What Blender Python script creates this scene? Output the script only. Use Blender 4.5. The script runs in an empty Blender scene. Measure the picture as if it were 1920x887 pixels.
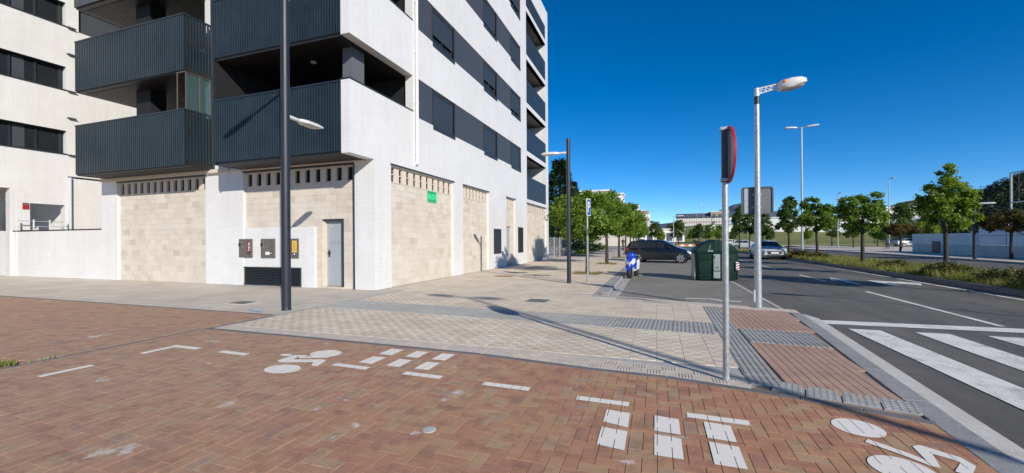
import bpy, bmesh, math, random
from mathutils import Vector, Matrix
R = math.radians
random.seed(7)
SC = bpy.context.scene
COL = SC.collection

# ------------------------------------------------------------------ camera, sky, sun, exposure
YAW = math.atan(270 / 780)                       # camera looks 19 deg left of the street direction (+Y)
cam_d = bpy.data.cameras.new('camera')
cam_d.sensor_width = 36.0
cam_d.lens = 36.0 * 780 / 1920
cam_d.shift_y = 7.15 / 1920
cam_d.clip_start = 0.05
cam_d.clip_end = 6000
cam = bpy.data.objects.new('camera', cam_d)
COL.objects.link(cam)
cam.matrix_world = (Matrix.Translation((0, 0, 1.5)) @ Matrix.Rotation(YAW, 4, 'Z')
                    @ Matrix.Rotation(R(90), 4, 'X') @ Matrix.Rotation(R(-0.35), 4, 'Z'))
SC.camera = cam

SUN_EL, SUN_DIR = R(25.0), (0.749, -0.663)       # horizontal direction towards the sun
world = bpy.data.worlds.new('World')
SC.world = world
world.use_nodes = True
wn = world.node_tree
sky = wn.nodes.new('ShaderNodeTexSky')
sky.sky_type = 'NISHITA'
sky.sun_disc = False
sky.sun_elevation = SUN_EL
sky.sun_rotation = math.atan2(SUN_DIR[0], SUN_DIR[1])
sky.altitude = 4000
sky.air_density = 1.0
sky.dust_density = 0.0
sky.ozone_density = 3.5
bg = wn.nodes['Background']
bg.inputs['Strength'].default_value = 0.121
hsv = wn.nodes.new('ShaderNodeHueSaturation')
hsv.inputs['Saturation'].default_value = 1.33
wn.links.new(sky.outputs[0], hsv.inputs['Color'])
wn.links.new(hsv.outputs[0], bg.inputs['Color'])
sun_d = bpy.data.lights.new('sun', 'SUN')
sun_d.energy = 4.2
sun_d.angle = R(0.53)
sun_d.color = (1.0, 0.93, 0.83)
sun = bpy.data.objects.new('sun', sun_d)
COL.objects.link(sun)
ld = Vector((-SUN_DIR[0] * math.cos(SUN_EL), -SUN_DIR[1] * math.cos(SUN_EL), -math.sin(SUN_EL)))
sun.rotation_euler = ld.to_track_quat('-Z', 'Y').to_euler()
SC.view_settings.view_transform = 'Standard'
SC.view_settings.look = 'None'
SC.view_settings.exposure = 0.29
SC.view_settings.gamma = 1.0


def bearing(px, depth):
    """ground position seen in picture column px at a given depth in front of the camera"""
    a = (px - 960) / 780
    c, s = math.cos(YAW), math.sin(YAW)
    return (depth * (a * c - s), depth * (c + a * s))


def depth_of(x, y):
    return -math.sin(YAW) * x + math.cos(YAW) * y


def picture_pos(x, y, z=0.0):
    d = depth_of(x, y)
    if d < 0.05:
        return None
    return (960 + 780 * (math.cos(YAW) * x + math.sin(YAW) * y) / d, 449 - 780 * (z - 1.5) / d, d)


# ------------------------------------------------------------------ materials
MATS = {}


def nmat(name):
    m = bpy.data.materials.new(name)
    m.use_nodes = True
    nt = m.node_tree
    b = nt.nodes['Principled BSDF']
    MATS[name] = m
    return m, nt, b


def N(nt, kind, **kw):
    n = nt.nodes.new(kind)
    for k, v in kw.items():
        setattr(n, k, v)
    return n


def L(nt, a, b):
    nt.links.new(a, b)


def ramp(nt, fac, stops):
    r = N(nt, 'ShaderNodeValToRGB')
    el = r.color_ramp.elements
    while len(el) < len(stops):
        el.new(0.5)
    for e, (p, c) in zip(el, stops):
        e.position = p
        e.color = (c[0], c[1], c[2], 1)
    L(nt, fac, r.inputs[0])
    return r.outputs[0]


def noise(nt, scale, detail=4, rough=0.6, vec=None):
    n = N(nt, 'ShaderNodeTexNoise')
    n.inputs['Scale'].default_value = scale
    n.inputs['Detail'].default_value = detail
    n.inputs['Roughness'].default_value = rough
    if vec is None:
        g = N(nt, 'ShaderNodeNewGeometry')
        vec = g.outputs['Position']
    L(nt, vec, n.inputs['Vector'])
    return n.outputs['Fac']


def mixc(nt, fac, a, b, mode='MIX'):
    m = N(nt, 'ShaderNodeMix', data_type='RGBA', blend_type=mode)
    for sock, v in ((m.inputs[0], fac), (m.inputs[6], a), (m.inputs[7], b)):
        if hasattr(v, 'links'):
            L(nt, v, sock)
        elif isinstance(v, (int, float)):
            sock.default_value = v
        else:
            sock.default_value = (v[0], v[1], v[2], 1)
    return m.outputs[2]


def mth(nt, op, a, b=0.0, clamp=False):
    m = N(nt, 'ShaderNodeMath', operation=op, use_clamp=clamp)
    for sock, v in ((m.inputs[0], a), (m.inputs[1], b)):
        if hasattr(v, 'links'):
            L(nt, v, sock)
        else:
            sock.default_value = v
    return m.outputs[0]


def bump(nt, b, height, strength=0.3, dist=0.01):
    n = N(nt, 'ShaderNodeBump')
    n.inputs['Strength'].default_value = strength
    n.inputs['Distance'].default_value = dist
    L(nt, height, n.inputs['Height'])
    L(nt, n.outputs[0], b.inputs['Normal'])


def simple(name, col, rough=0.6, metal=0.0, var=0.12, scale=3.0, bmp=0.0, spec=None, coat=0.0):
    """plain material with a little uneven colour and roughness"""
    m, nt, b = nmat(name)
    f = noise(nt, scale, 5)
    lo = [c * (1 - var) for c in col]
    hi = [min(1, c * (1 + var)) for c in col]
    L(nt, ramp(nt, f, [(0.3, lo), (0.7, hi)]), b.inputs['Base Color'])
    L(nt, mth(nt, 'ADD', mth(nt, 'MULTIPLY', f, 0.15), rough - 0.075), b.inputs['Roughness'])
    b.inputs['Metallic'].default_value = metal
    if spec is not None:
        b.inputs['Specular IOR Level'].default_value = spec
    b.inputs['Coat Weight'].default_value = coat
    if bmp:
        bump(nt, b, noise(nt, scale * 14, 3), bmp, 0.004)
    return m


def uvec(nt, a, b_):
    g = N(nt, 'ShaderNodeNewGeometry')
    s = N(nt, 'ShaderNodeSeparateXYZ')
    L(nt, g.outputs['Position'], s.inputs[0])
    c = N(nt, 'ShaderNodeCombineXYZ')
    L(nt, s.outputs[a], c.inputs[0])
    L(nt, s.outputs[b_], c.inputs[1])
    return c.outputs[0]


def brickwall(name, axis):
    """white-glazed thin brick courses, running along world Y (axis 1) or X (axis 0)"""
    m, nt, b = nmat(name)
    v = uvec(nt, axis, 2)
    t = N(nt, 'ShaderNodeTexBrick')
    L(nt, v, t.inputs['Vector'])
    t.inputs['Scale'].default_value = 1.0
    t.inputs['Brick Width'].default_value = 0.25
    t.inputs['Row Height'].default_value = 0.062
    t.inputs['Mortar Size'].default_value = 0.005
    t.inputs['Mortar Smooth'].default_value = 0.3
    t.inputs['Color1'].default_value = (0.765, 0.755, 0.74, 1)
    t.inputs['Color2'].default_value = (0.73, 0.722, 0.708, 1)
    t.inputs['Mortar'].default_value = (0.62, 0.61, 0.59, 1)
    soil = ramp(nt, noise(nt, 0.55, 6, 0.65), [(0.35, (0.93, 0.925, 0.91)), (0.65, (1, 1, 1))])
    mp = N(nt, 'ShaderNodeMapping')
    mp.inputs['Scale'].default_value = (5.0, 0.22, 1)
    L(nt, v, mp.inputs[0])
    streak = ramp(nt, noise(nt, 1.0, 5, 0.6, mp.outputs[0]), [(0.36, (0.96, 0.957, 0.95)), (0.52, (1, 1, 1))])
    c = mixc(nt, 1.0, t.outputs['Color'], soil, 'MULTIPLY')
    c = mixc(nt, 1.0, c, streak, 'MULTIPLY')
    L(nt, c, b.inputs['Base Color'])
    b.inputs['Roughness'].default_value = 0.45
    h = mth(nt, 'MULTIPLY', t.outputs['Fac'], -1.0)
    bump(nt, b, h, 0.35, 0.005)
    return m


brickwall('white_brick_street', 1)
brickwall('white_brick_front', 0)


def paver(name, src):
    """per-brick colours for the red paving; src = 'object' or 'attribute'"""
    m, nt, b = nmat(name)
    if src == 'object':
        rnd = N(nt, 'ShaderNodeObjectInfo').outputs['Random']
    else:
        rnd = N(nt, 'ShaderNodeAttribute', attribute_name='rnd').outputs['Fac']
    g = N(nt, 'ShaderNodeNewGeometry')
    sp = N(nt, 'ShaderNodeSeparateXYZ')
    L(nt, g.outputs['Position'], sp.inputs[0])
    big = noise(nt, 0.55, 4, 0.6)
    patch = noise(nt, 2.2, 3, 0.6)
    k = mth(nt, 'ADD', mth(nt, 'MULTIPLY', rnd, 0.52), mth(nt, 'MULTIPLY', patch, 0.72))
    c = ramp(nt, k, [(0.22, (0.265, 0.195, 0.155)), (0.38, (0.400, 0.198, 0.130)), (0.55, (0.448, 0.226, 0.134)),
                     (0.70, (0.462, 0.256, 0.148)), (0.86, (0.455, 0.300, 0.170)), (0.97, (0.375, 0.245, 0.180))])
    # the paving is older and duller towards the left
    worn = mth(nt, 'ADD', mth(nt, 'MULTIPLY', sp.outputs[0], -0.16), mth(nt, 'MULTIPLY', big, 0.9))
    wf = mth(nt, 'MULTIPLY', mth(nt, 'SUBTRACT', worn, 0.35, True), 0.55, True)
    c = mixc(nt, wf, c, (0.410, 0.292, 0.212))
    fine = ramp(nt, noise(nt, 60, 5, 0.7), [(0.3, (0.84, 0.84, 0.84)), (0.7, (1.10, 1.10, 1.09))])
    c = mixc(nt, 1.0, c, fine, 'MULTIPLY')
    dirt = ramp(nt, noise(nt, 5.5, 7, 0.72), [(0.34, (0.74, 0.73, 0.73)), (0.5, (1, 1, 1)), (0.62, (1.05, 1.05, 1.05))])
    c = mixc(nt, 1.0, c, dirt, 'MULTIPLY')
    # pale cement spills and lime bloom
    s1 = noise(nt, 2.3, 2, 0.5)
    s2 = noise(nt, 7.0, 5, 0.7)
    st = ramp(nt, mth(nt, 'ADD', mth(nt, 'MULTIPLY', s1, 0.72), mth(nt, 'MULTIPLY', s2, 0.4)),
              [(0.70, (0, 0, 0)), (0.745, (0.7, 0.7, 0.7))])
    c = mixc(nt, st, c, (0.62, 0.58, 0.52))
    L(nt, c, b.inputs['Base Color'])
    b.inputs['Roughness'].default_value = 0.8
    b.inputs['Specular IOR Level'].default_value = 0.25
    bump(nt, b, noise(nt, 140, 3), 0.25, 0.003)
    return m


paver('paver_object', 'object')
paver('paver_field', 'attribute')


def panot(name, src):
    """pale cement tile with a 4 x 4 chequer of raised squares"""
    m, nt, b = nmat(name)
    if src == 'object':
        rnd = N(nt, 'ShaderNodeObjectInfo').outputs['Random']
    else:
        rnd = N(nt, 'ShaderNodeAttribute', attribute_name='rnd').outputs['Fac']
    g = N(nt, 'ShaderNodeNewGeometry')
    mp = N(nt, 'ShaderNodeMapping')
    L(nt, g.outputs['Position'], mp.inputs[0])
    mp.inputs['Location'].default_value = (0.0005, 0.0005, 0.3)
    mp.inputs['Scale'].default_value = (1, 1, 0)
    ck = N(nt, 'ShaderNodeTexChecker')
    ck.inputs['Scale'].default_value = 1 / 0.11
    L(nt, mp.outputs[0], ck.inputs['Vector'])
    base = ramp(nt, rnd, [(0.0, (0.68, 0.575, 0.455)), (0.5, (0.71, 0.61, 0.488)), (1.0, (0.73, 0.645, 0.525))])
    c = mixc(nt, mth(nt, 'MULTIPLY', ck.outputs['Fac'], 0.55), base, (0.49, 0.405, 0.315))
    dirt = ramp(nt, noise(nt, 1.1, 7, 0.65), [(0.32, (0.83, 0.82, 0.80)), (0.62, (1.06, 1.06, 1.05))])
    c = mixc(nt, 1.0, c, dirt, 'MULTIPLY')
    fine = ramp(nt, noise(nt, 45, 5, 0.7), [(0.3, (0.85, 0.85, 0.85)), (0.7, (1.1, 1.1, 1.1))])
    L(nt, mixc(nt, 1.0, c, fine, 'MULTIPLY'), b.inputs['Base Color'])
    b.inputs['Roughness'].default_value = 0.8
    b.inputs['Specular IOR Level'].default_value = 0.3
    bump(nt, b, mth(nt, 'MULTIPLY', ck.outputs['Fac'], -1.0), 0.5, 0.004)
    return m


panot('panot_object', 'object')
panot('panot_field', 'attribute')


def ground_mat(name, cols, scales=(0.4, 6, 70), rough=0.85, bmp=0.3, spec=0.25):
    m, nt, b = nmat(name)
    c = ramp(nt, noise(nt, scales[0], 6, 0.6), [(0.3, cols[0]), (0.7, cols[1])])
    d = ramp(nt, noise(nt, scales[1], 6, 0.7), [(0.3, (0.84, 0.84, 0.84)), (0.7, (1.1, 1.1, 1.1))])
    e = ramp(nt, noise(nt, scales[2], 3, 0.7), [(0.3, (0.72, 0.72, 0.72)), (0.72, (1.25, 1.25, 1.25))])
    c = mixc(nt, 1.0, c, d, 'MULTIPLY')
    L(nt, mixc(nt, 1.0, c, e, 'MULTIPLY'), b.inputs['Base Color'])
    b.inputs['Roughness'].default_value = rough
    b.inputs['Specular IOR Level'].default_value = spec
    bump(nt, b, noise(nt, scales[2] * 1.6, 3), bmp, 0.006)
    return m


ground_mat('earth', ((0.20, 0.16, 0.11), (0.30, 0.25, 0.17)))
ground_mat('asphalt', ((0.125, 0.119, 0.107), (0.172, 0.162, 0.143)), (0.35, 3, 70), 0.85, 0.6)


def asphalt_wear():
    m = MATS['asphalt']
    nt = m.node_tree
    b = nt.nodes['Principled BSDF']
    src = b.inputs['Base Color'].links[0].from_socket
    g = N(nt, 'ShaderNodeNewGeometry')
    mp = N(nt, 'ShaderNodeMapping')
    mp.inputs['Scale'].default_value = (0.9, 0.035, 1)
    L(nt, g.outputs['Position'], mp.inputs[0])
    tr = ramp(nt, noise(nt, 1.0, 4, 0.55, mp.outputs[0]), [(0.35, (0.80, 0.80, 0.81)), (0.65, (1.16, 1.15, 1.13))])
    vo = N(nt, 'ShaderNodeTexVoronoi', feature='DISTANCE_TO_EDGE')
    vo.inputs['Scale'].default_value = 0.32
    wp = N(nt, 'ShaderNodeVectorMath', operation='ADD')
    nz = N(nt, 'ShaderNodeTexNoise')
    nz.inputs['Scale'].default_value = 1.6
    L(nt, g.outputs['Position'], nz.inputs['Vector'])
    L(nt, g.outputs['Position'], wp.inputs[0])
    L(nt, nz.outputs['Color'], wp.inputs[1])
    L(nt, wp.outputs[0], vo.inputs['Vector'])
    cr = ramp(nt, vo.outputs['Distance'], [(0.0, (0.62, 0.62, 0.62)), (0.008, (1, 1, 1))])
    c = mixc(nt, 1.0, src, tr, 'MULTIPLY')
    L(nt, mixc(nt, 1.0, c, cr, 'MULTIPLY'), b.inputs['Base Color'])


asphalt_wear()
ground_mat('asphalt_parking', ((0.215, 0.20, 0.175), (0.28, 0.26, 0.225)), (0.5, 3, 110), 0.85, 0.5)
ground_mat('concrete_pale', ((0.56, 0.49, 0.405), (0.64, 0.565, 0.475)), (0.5, 5, 60), 0.8, 0.2)
ground_mat('concrete_kerb', ((0.40, 0.385, 0.36), (0.50, 0.48, 0.44)), (0.7, 6, 80), 0.8, 0.3)
ground_mat('kerb_grey', ((0.27, 0.27, 0.268), (0.36, 0.355, 0.34)), (0.8, 6, 80), 0.8, 0.3)
ground_mat('edging_dark', ((0.15, 0.14, 0.14), (0.21, 0.20, 0.20)), (0.8, 8, 80), 0.85, 0.3)
ground_mat('joint_sand', ((0.22, 0.165, 0.125), (0.33, 0.25, 0.185)), (0.7, 6, 90), 0.95, 0.3)
ground_mat('tactile_grey', ((0.33, 0.325, 0.305), (0.41, 0.405, 0.38)), (0.7, 6, 80), 0.8, 0.2)
ground_mat('tactile_red', ((0.42, 0.265, 0.195), (0.50, 0.33, 0.25)), (0.9, 7, 80), 0.85, 0.2)
ground_mat('lawn', ((0.15, 0.18, 0.05), (0.23, 0.23, 0.08)), (0.08, 1.2, 8), 0.95, 0.4)
ground_mat('dry_lawn', ((0.25, 0.24, 0.09), (0.36, 0.32, 0.14)), (0.08, 1.2, 8), 0.95, 0.4)
ground_mat('far_soil', ((0.36, 0.32, 0.25), (0.46, 0.42, 0.34)), (0.05, 0.6, 6), 0.95, 0.3)


def slab_mat(name):
    """pale stamped concrete with faint joints"""
    m, nt, b = nmat(name)
    t = N(nt, 'ShaderNodeTexBrick')
    L(nt, uvec(nt, 0, 1), t.inputs['Vector'])
    t.inputs['Scale'].default_value = 1.0
    t.inputs['Brick Width'].default_value = 0.9
    t.inputs['Row Height'].default_value = 0.45
    t.inputs['Mortar Size'].default_value = 0.012
    t.inputs['Color1'].default_value = (0.61, 0.55, 0.465, 1)
    t.inputs['Color2'].default_value = (0.58, 0.525, 0.445, 1)
    t.inputs['Mortar'].default_value = (0.46, 0.42, 0.365, 1)
    d = ramp(nt, noise(nt, 0.9, 8, 0.68), [(0.3, (0.80, 0.78, 0.75)), (0.62, (1.05, 1.05, 1.05))])
    c = mixc(nt, 1.0, t.outputs['Color'], d, 'MULTIPLY')
    e = ramp(nt, noise(nt, 40, 4, 0.7), [(0.3, (0.86, 0.86, 0.86)), (0.7, (1.1, 1.1, 1.1))])
    L(nt, mixc(nt, 1.0, c, e, 'MULTIPLY'), b.inputs['Base Color'])
    b.inputs['Roughness'].default_value = 0.8
    b.inputs['Specular IOR Level'].default_value = 0.3
    bump(nt, b, t.outputs['Fac'], -0.3, 0.004)
    return m


slab_mat('stamped_concrete')


def road_paint(name, col, wear=0.56):
    m, nt, b = nmat(name)
    f = mth(nt, 'ADD', mth(nt, 'MULTIPLY', noise(nt, 45, 6, 0.8), 0.6), mth(nt, 'MULTIPLY', noise(nt, 3, 4), 0.4))
    w = ramp(nt, f, [(wear - 0.05, (0, 0, 0)), (wear + 0.06, (1, 1, 1))])
    c = mixc(nt, w, col, [x * 0.45 for x in col])
    L(nt, c, b.inputs['Base Color'])
    b.inputs['Roughness'].default_value = 0.7
    bump(nt, b, noise(nt, 120, 3), 0.3, 0.003)


road_paint('road_paint', (0.80, 0.765, 0.69), 0.555)
road_paint('cycle_paint', (0.84, 0.79, 0.70), 0.72)

# stone blocks of the infill panels
def stone(name, src):
    m, nt, b = nmat(name)
    if src == 'object':
        rnd = N(nt, 'ShaderNodeObjectInfo').outputs['Random']
    else:
        rnd = N(nt, 'ShaderNodeAttribute', attribute_name='rnd').outputs['Fac']
    c = ramp(nt, rnd, [(0.0, (0.54, 0.47, 0.385)), (0.10, (0.60, 0.535, 0.45)), (0.5, (0.625, 0.56, 0.475)), (1.0, (0.65, 0.595, 0.515))])
    d = ramp(nt, noise(nt, 2.0, 6, 0.7), [(0.3, (0.90, 0.89, 0.87)), (0.7, (1.06, 1.06, 1.05))])
    e = ramp(nt, noise(nt, 50, 4, 0.7), [(0.3, (0.9, 0.9, 0.9)), (0.7, (1.06, 1.06, 1.06))])
    c = mixc(nt, 1.0, c, d, 'MULTIPLY')
    L(nt, mixc(nt, 1.0, c, e, 'MULTIPLY'), b.inputs['Base Color'])
    b.inputs['Roughness'].default_value = 0.85
    b.inputs['Specular IOR Level'].default_value = 0.25
    bump(nt, b, noise(nt, 60, 4), 0.25, 0.004)


stone('stone_object', 'object')
stone('stone_field', 'attribute')
simple('stone_mortar', (0.60, 0.535, 0.45), 0.9, var=0.1, scale=4)
simple('vent_stone', (0.63, 0.55, 0.445), 0.85, var=0.06, scale=6, bmp=0.2)
simple('anthracite', (0.026, 0.033, 0.040), 0.42, var=0.1, scale=2, spec=0.5)
simple('slat_steel', (0.019, 0.032, 0.042), 0.40, metal=0.0, var=0.18, scale=1.5, spec=0.6)
simple('grey_panel', (0.055, 0.062, 0.073), 0.5, var=0.05, scale=1.2)
simple('grey_column', (0.12, 0.125, 0.135), 0.6, var=0.05, scale=2)
simple('dark_soffit', (0.022, 0.021, 0.021), 0.5, var=0.12, scale=2)
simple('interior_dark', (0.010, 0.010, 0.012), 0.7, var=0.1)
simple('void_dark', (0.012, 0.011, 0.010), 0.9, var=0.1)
simple('shutter', (0.040, 0.052, 0.068), 0.5, var=0.06, scale=3)
simple('render_white', (0.76, 0.755, 0.74), 0.6, var=0.03, scale=1)
simple('pipe_white', (0.74, 0.74, 0.73), 0.4, var=0.03)
simple('pipe_blue_grey', (0.50, 0.54, 0.57), 0.4, var=0.04)
simple('pole_dark', (0.021, 0.024, 0.034), 0.45, var=0.15, scale=4, spec=0.5)
simple('lamp_pale', (0.62, 0.62, 0.60), 0.4, var=0.06, scale=8)
simple('lamp_glass', (0.40, 0.40, 0.38), 0.2, var=0.05)
simple('galvanised', (0.43, 0.45, 0.45), 0.42, metal=0.55, var=0.22, scale=22)
simple('sign_back', (0.42, 0.43, 0.45), 0.5, metal=0.3, var=0.12, scale=6)
simple('sign_back_dark', (0.15, 0.152, 0.155), 0.5, metal=0.3, var=0.12, scale=6)
simple('sign_channel', (0.085, 0.088, 0.095), 0.5, metal=0.2, var=0.1)
simple('sign_red', (0.42, 0.02, 0.025), 0.4, var=0.08)
simple('sign_blue', (0.02, 0.10, 0.36), 0.4, var=0.05)
simple('sign_white', (0.78, 0.78, 0.77), 0.4, var=0.03)
simple('orange_lens', (0.65, 0.16, 0.03), 0.3, var=0.05)
simple('door_grey', (0.33, 0.365, 0.38), 0.45, var=0.05, scale=2)
simple('handle_black', (0.015, 0.015, 0.015), 0.4)
simple('cabinet_steel', (0.155, 0.130, 0.108), 0.5, metal=0.2, var=0.08, scale=6)
simple('label_red', (0.22, 0.03, 0.035), 0.5)
simple('label_orange', (0.62, 0.33, 0.03), 0.5)
simple('label_yellow', (0.75, 0.55, 0.08), 0.5)
simple('label_grey', (0.10, 0.10, 0.10), 0.5)
simple('sign_green', (0.05, 0.62, 0.25), 0.5, var=0.04)
simple('ink', (0.012, 0.02, 0.015), 0.7)
simple('bin_green', (0.004, 0.026, 0.016), 0.5, var=0.3, scale=5, spec=0.3)
simple('bin_plate', (0.30, 0.34, 0.32), 0.45, metal=0.4, var=0.15, scale=9)
simple('rubber', (0.014, 0.014, 0.015), 0.75, var=0.2)
simple('rim_alloy', (0.50, 0.51, 0.52), 0.3, metal=0.8, var=0.1)
simple('car_black', (0.005, 0.006, 0.011), 0.25, var=0.1, coat=0.5, spec=0.5)
simple('car_silver', (0.50, 0.51, 0.52), 0.35, metal=0.15, var=0.04, coat=0.25)
simple('car_white', (0.72, 0.72, 0.72), 0.3, var=0.04, coat=0.5)
simple('car_blue', (0.10, 0.15, 0.26), 0.3, metal=0.3, var=0.04, coat=0.5)
simple('car_glass', (0.020, 0.024, 0.028), 0.10, var=0.1, spec=0.35)
simple('car_trim', (0.012, 0.012, 0.013), 0.5)
simple('head_lamp', (0.62, 0.66, 0.70), 0.12, metal=0.3, var=0.1)
simple('tail_lamp', (0.25, 0.01, 0.012), 0.2)
simple('scooter_blue', (0.010, 0.055, 0.46), 0.25, var=0.06, coat=0.8)
simple('scooter_silver', (0.62, 0.63, 0.63), 0.3, var=0.05, coat=0.5)
simple('bark', (0.045, 0.037, 0.031), 0.9, var=0.35, scale=14, bmp=0.6)
simple('bark_pale', (0.22, 0.19, 0.15), 0.9, var=0.3, scale=14, bmp=0.6)
simple('manhole_steel', (0.155, 0.165, 0.155), 0.7, metal=0.2, var=0.2, scale=14, bmp=0.4)
simple('manhole_rust', (0.27, 0.15, 0.075), 0.85, var=0.25, scale=10, bmp=0.4)
simple('blue_spray', (0.22, 0.42, 0.55), 0.8, var=0.3, scale=9)
simple('wall_grey', (0.80, 0.77, 0.71), 0.85, var=0.12, scale=0.8)
simple('wall_base_grey', (0.62, 0.59, 0.54), 0.85, var=0.15, scale=0.8)
simple('panel_pale', (0.86, 0.83, 0.78), 0.6, var=0.08, scale=0.6)
simple('fence_steel', (0.42, 0.43, 0.42), 0.5, metal=0.3, var=0.1)
simple('house_white', (0.76, 0.75, 0.73), 0.8, var=0.03, scale=0.3)
simple('house_cream', (0.66, 0.60, 0.50), 0.8, var=0.04, scale=0.3)
simple('house_pink', (0.50, 0.42, 0.38), 0.85, var=0.05, scale=0.2)
simple('house_brick', (0.33, 0.22, 0.17), 0.85, var=0.08, scale=0.4)
simple('house_ochre', (0.38, 0.31, 0.20), 0.85, var=0.06, scale=0.4)
simple('roof_slate', (0.10, 0.115, 0.15), 0.7, var=0.1, scale=0.3)
simple('window_dark', (0.10, 0.11, 0.125), 0.2, var=0.2, scale=0.5)
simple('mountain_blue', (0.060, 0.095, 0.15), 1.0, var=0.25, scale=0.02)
simple('hill_dark', (0.035, 0.045, 0.022), 0.95, var=0.3, scale=0.3)
simple('cloth_black', (0.015, 0.015, 0.017), 0.85, var=0.2)
simple('cloth_grey', (0.10, 0.11, 0.12), 0.85, var=0.2)
simple('skin', (0.42, 0.26, 0.19), 0.6, var=0.05)
simple('hair', (0.02, 0.014, 0.01), 0.6)
simple('concrete_spill', (0.50, 0.48, 0.44), 0.85, var=0.2, scale=10, bmp=0.4)


def glass_mat():
    m, nt, b = nmat('balcony_glass')
    b.inputs['Base Color'].default_value = (0.25, 0.42, 0.42, 1)
    b.inputs['Roughness'].default_value = 0.03
    b.inputs['Transmission Weight'].default_value = 0.85
    b.inputs['IOR'].default_value = 1.2
    return m


glass_mat()


def leaf(name, stops, trans=0.35):
    m, nt, b = nmat(name)
    g = N(nt, 'ShaderNodeNewGeometry')
    c = ramp(nt, g.outputs['Random Per Island'], stops)
    cl = ramp(nt, noise(nt, 1.1, 3), [(0.3, (0.72, 0.75, 0.7)), (0.7, (1.2, 1.15, 1.05))])
    c = mixc(nt, 1.0, c, cl, 'MULTIPLY')
    L(nt, c, b.inputs['Base Color'])
    b.inputs['Roughness'].default_value = 0.5
    b.inputs['Specular IOR Level'].default_value = 0.35
    tr = N(nt, 'ShaderNodeBsdfTranslucent')
    L(nt, mixc(nt, 1.0, c, (1.35, 1.5, 0.55), 'MULTIPLY'), tr.inputs['Color'])
    mx = N(nt, 'ShaderNodeMixShader')
    mx.inputs[0].default_value = trans
    L(nt, b.outputs[0], mx.inputs[1])
    L(nt, tr.outputs[0], mx.inputs[2])
    L(nt, mx.outputs[0], nt.nodes['Material Output'].inputs['Surface'])
    return m


leaf('leaf_green', [(0, (0.09, 0.16, 0.026)), (0.5, (0.155, 0.25, 0.036)), (0.85, (0.22, 0.31, 0.045)), (1, (0.30, 0.35, 0.06))], 0.45)
leaf('leaf_bright', [(0, (0.13, 0.20, 0.03)), (0.5, (0.21, 0.30, 0.04)), (0.85, (0.29, 0.36, 0.055)), (1, (0.35, 0.34, 0.07))], 0.45)
leaf('leaf_dark', [(0, (0.045, 0.085, 0.02)), (0.5, (0.075, 0.13, 0.028)), (1, (0.14, 0.185, 0.04))], 0.4)
leaf('leaf_bronze', [(0, (0.09, 0.065, 0.022)), (0.4, (0.14, 0.095, 0.026)), (0.75, (0.095, 0.12, 0.025)), (1, (0.22, 0.13, 0.035))])
leaf('leaf_conifer', [(0, (0.02, 0.045, 0.02)), (0.5, (0.035, 0.065, 0.028)), (1, (0.05, 0.085, 0.035))], 0.15)
leaf('grass_dry', [(0, (0.20, 0.20, 0.055)), (0.45, (0.20, 0.235, 0.05)), (0.8, (0.35, 0.29, 0.11)), (1, (0.12, 0.17, 0.04))], 0.3)
leaf('shrub_mix', [(0, (0.06, 0.07, 0.018)), (0.45, (0.10, 0.115, 0.025)), (0.8, (0.16, 0.14, 0.04)), (1, (0.13, 0.075, 0.03))], 0.25)
leaf('leaf_wood', [(0, (0.016, 0.024, 0.008)), (0.5, (0.028, 0.038, 0.012)), (1, (0.05, 0.06, 0.02))], 0.1)

# ------------------------------------------------------------------ mesh helpers
def tag(o, label=None, cat=None, group=None, kind=None):
    if label:
        o['label'] = label
    if cat:
        o['category'] = cat
    if group:
        o['group'] = group
    if kind:
        o['kind'] = kind
    return o


def empty(name, loc=(0, 0, 0), rz=0.0):
    o = bpy.data.objects.new(name, None)
    o.empty_display_size = 0.3
    COL.objects.link(o)
    o.location = loc
    o.rotation_euler = (0, 0, rz)
    return o


WORLD_LOC = {}


def thing(name, label, cat, loc=(0, 0, 0), rz=0.0, group=None, world=False):
    """root Empty; world=True: the parts are modelled in world coordinates"""
    o = empty(name, loc, rz)
    tag(o, label, cat, group)
    if world:
        WORLD_LOC[o.name] = Vector(loc)
    return o


def offset_of(parent):
    while parent is not None:
        if parent.name in WORLD_LOC:
            return WORLD_LOC[parent.name]
        parent = parent.parent
    return Vector((0, 0, 0))


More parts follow.
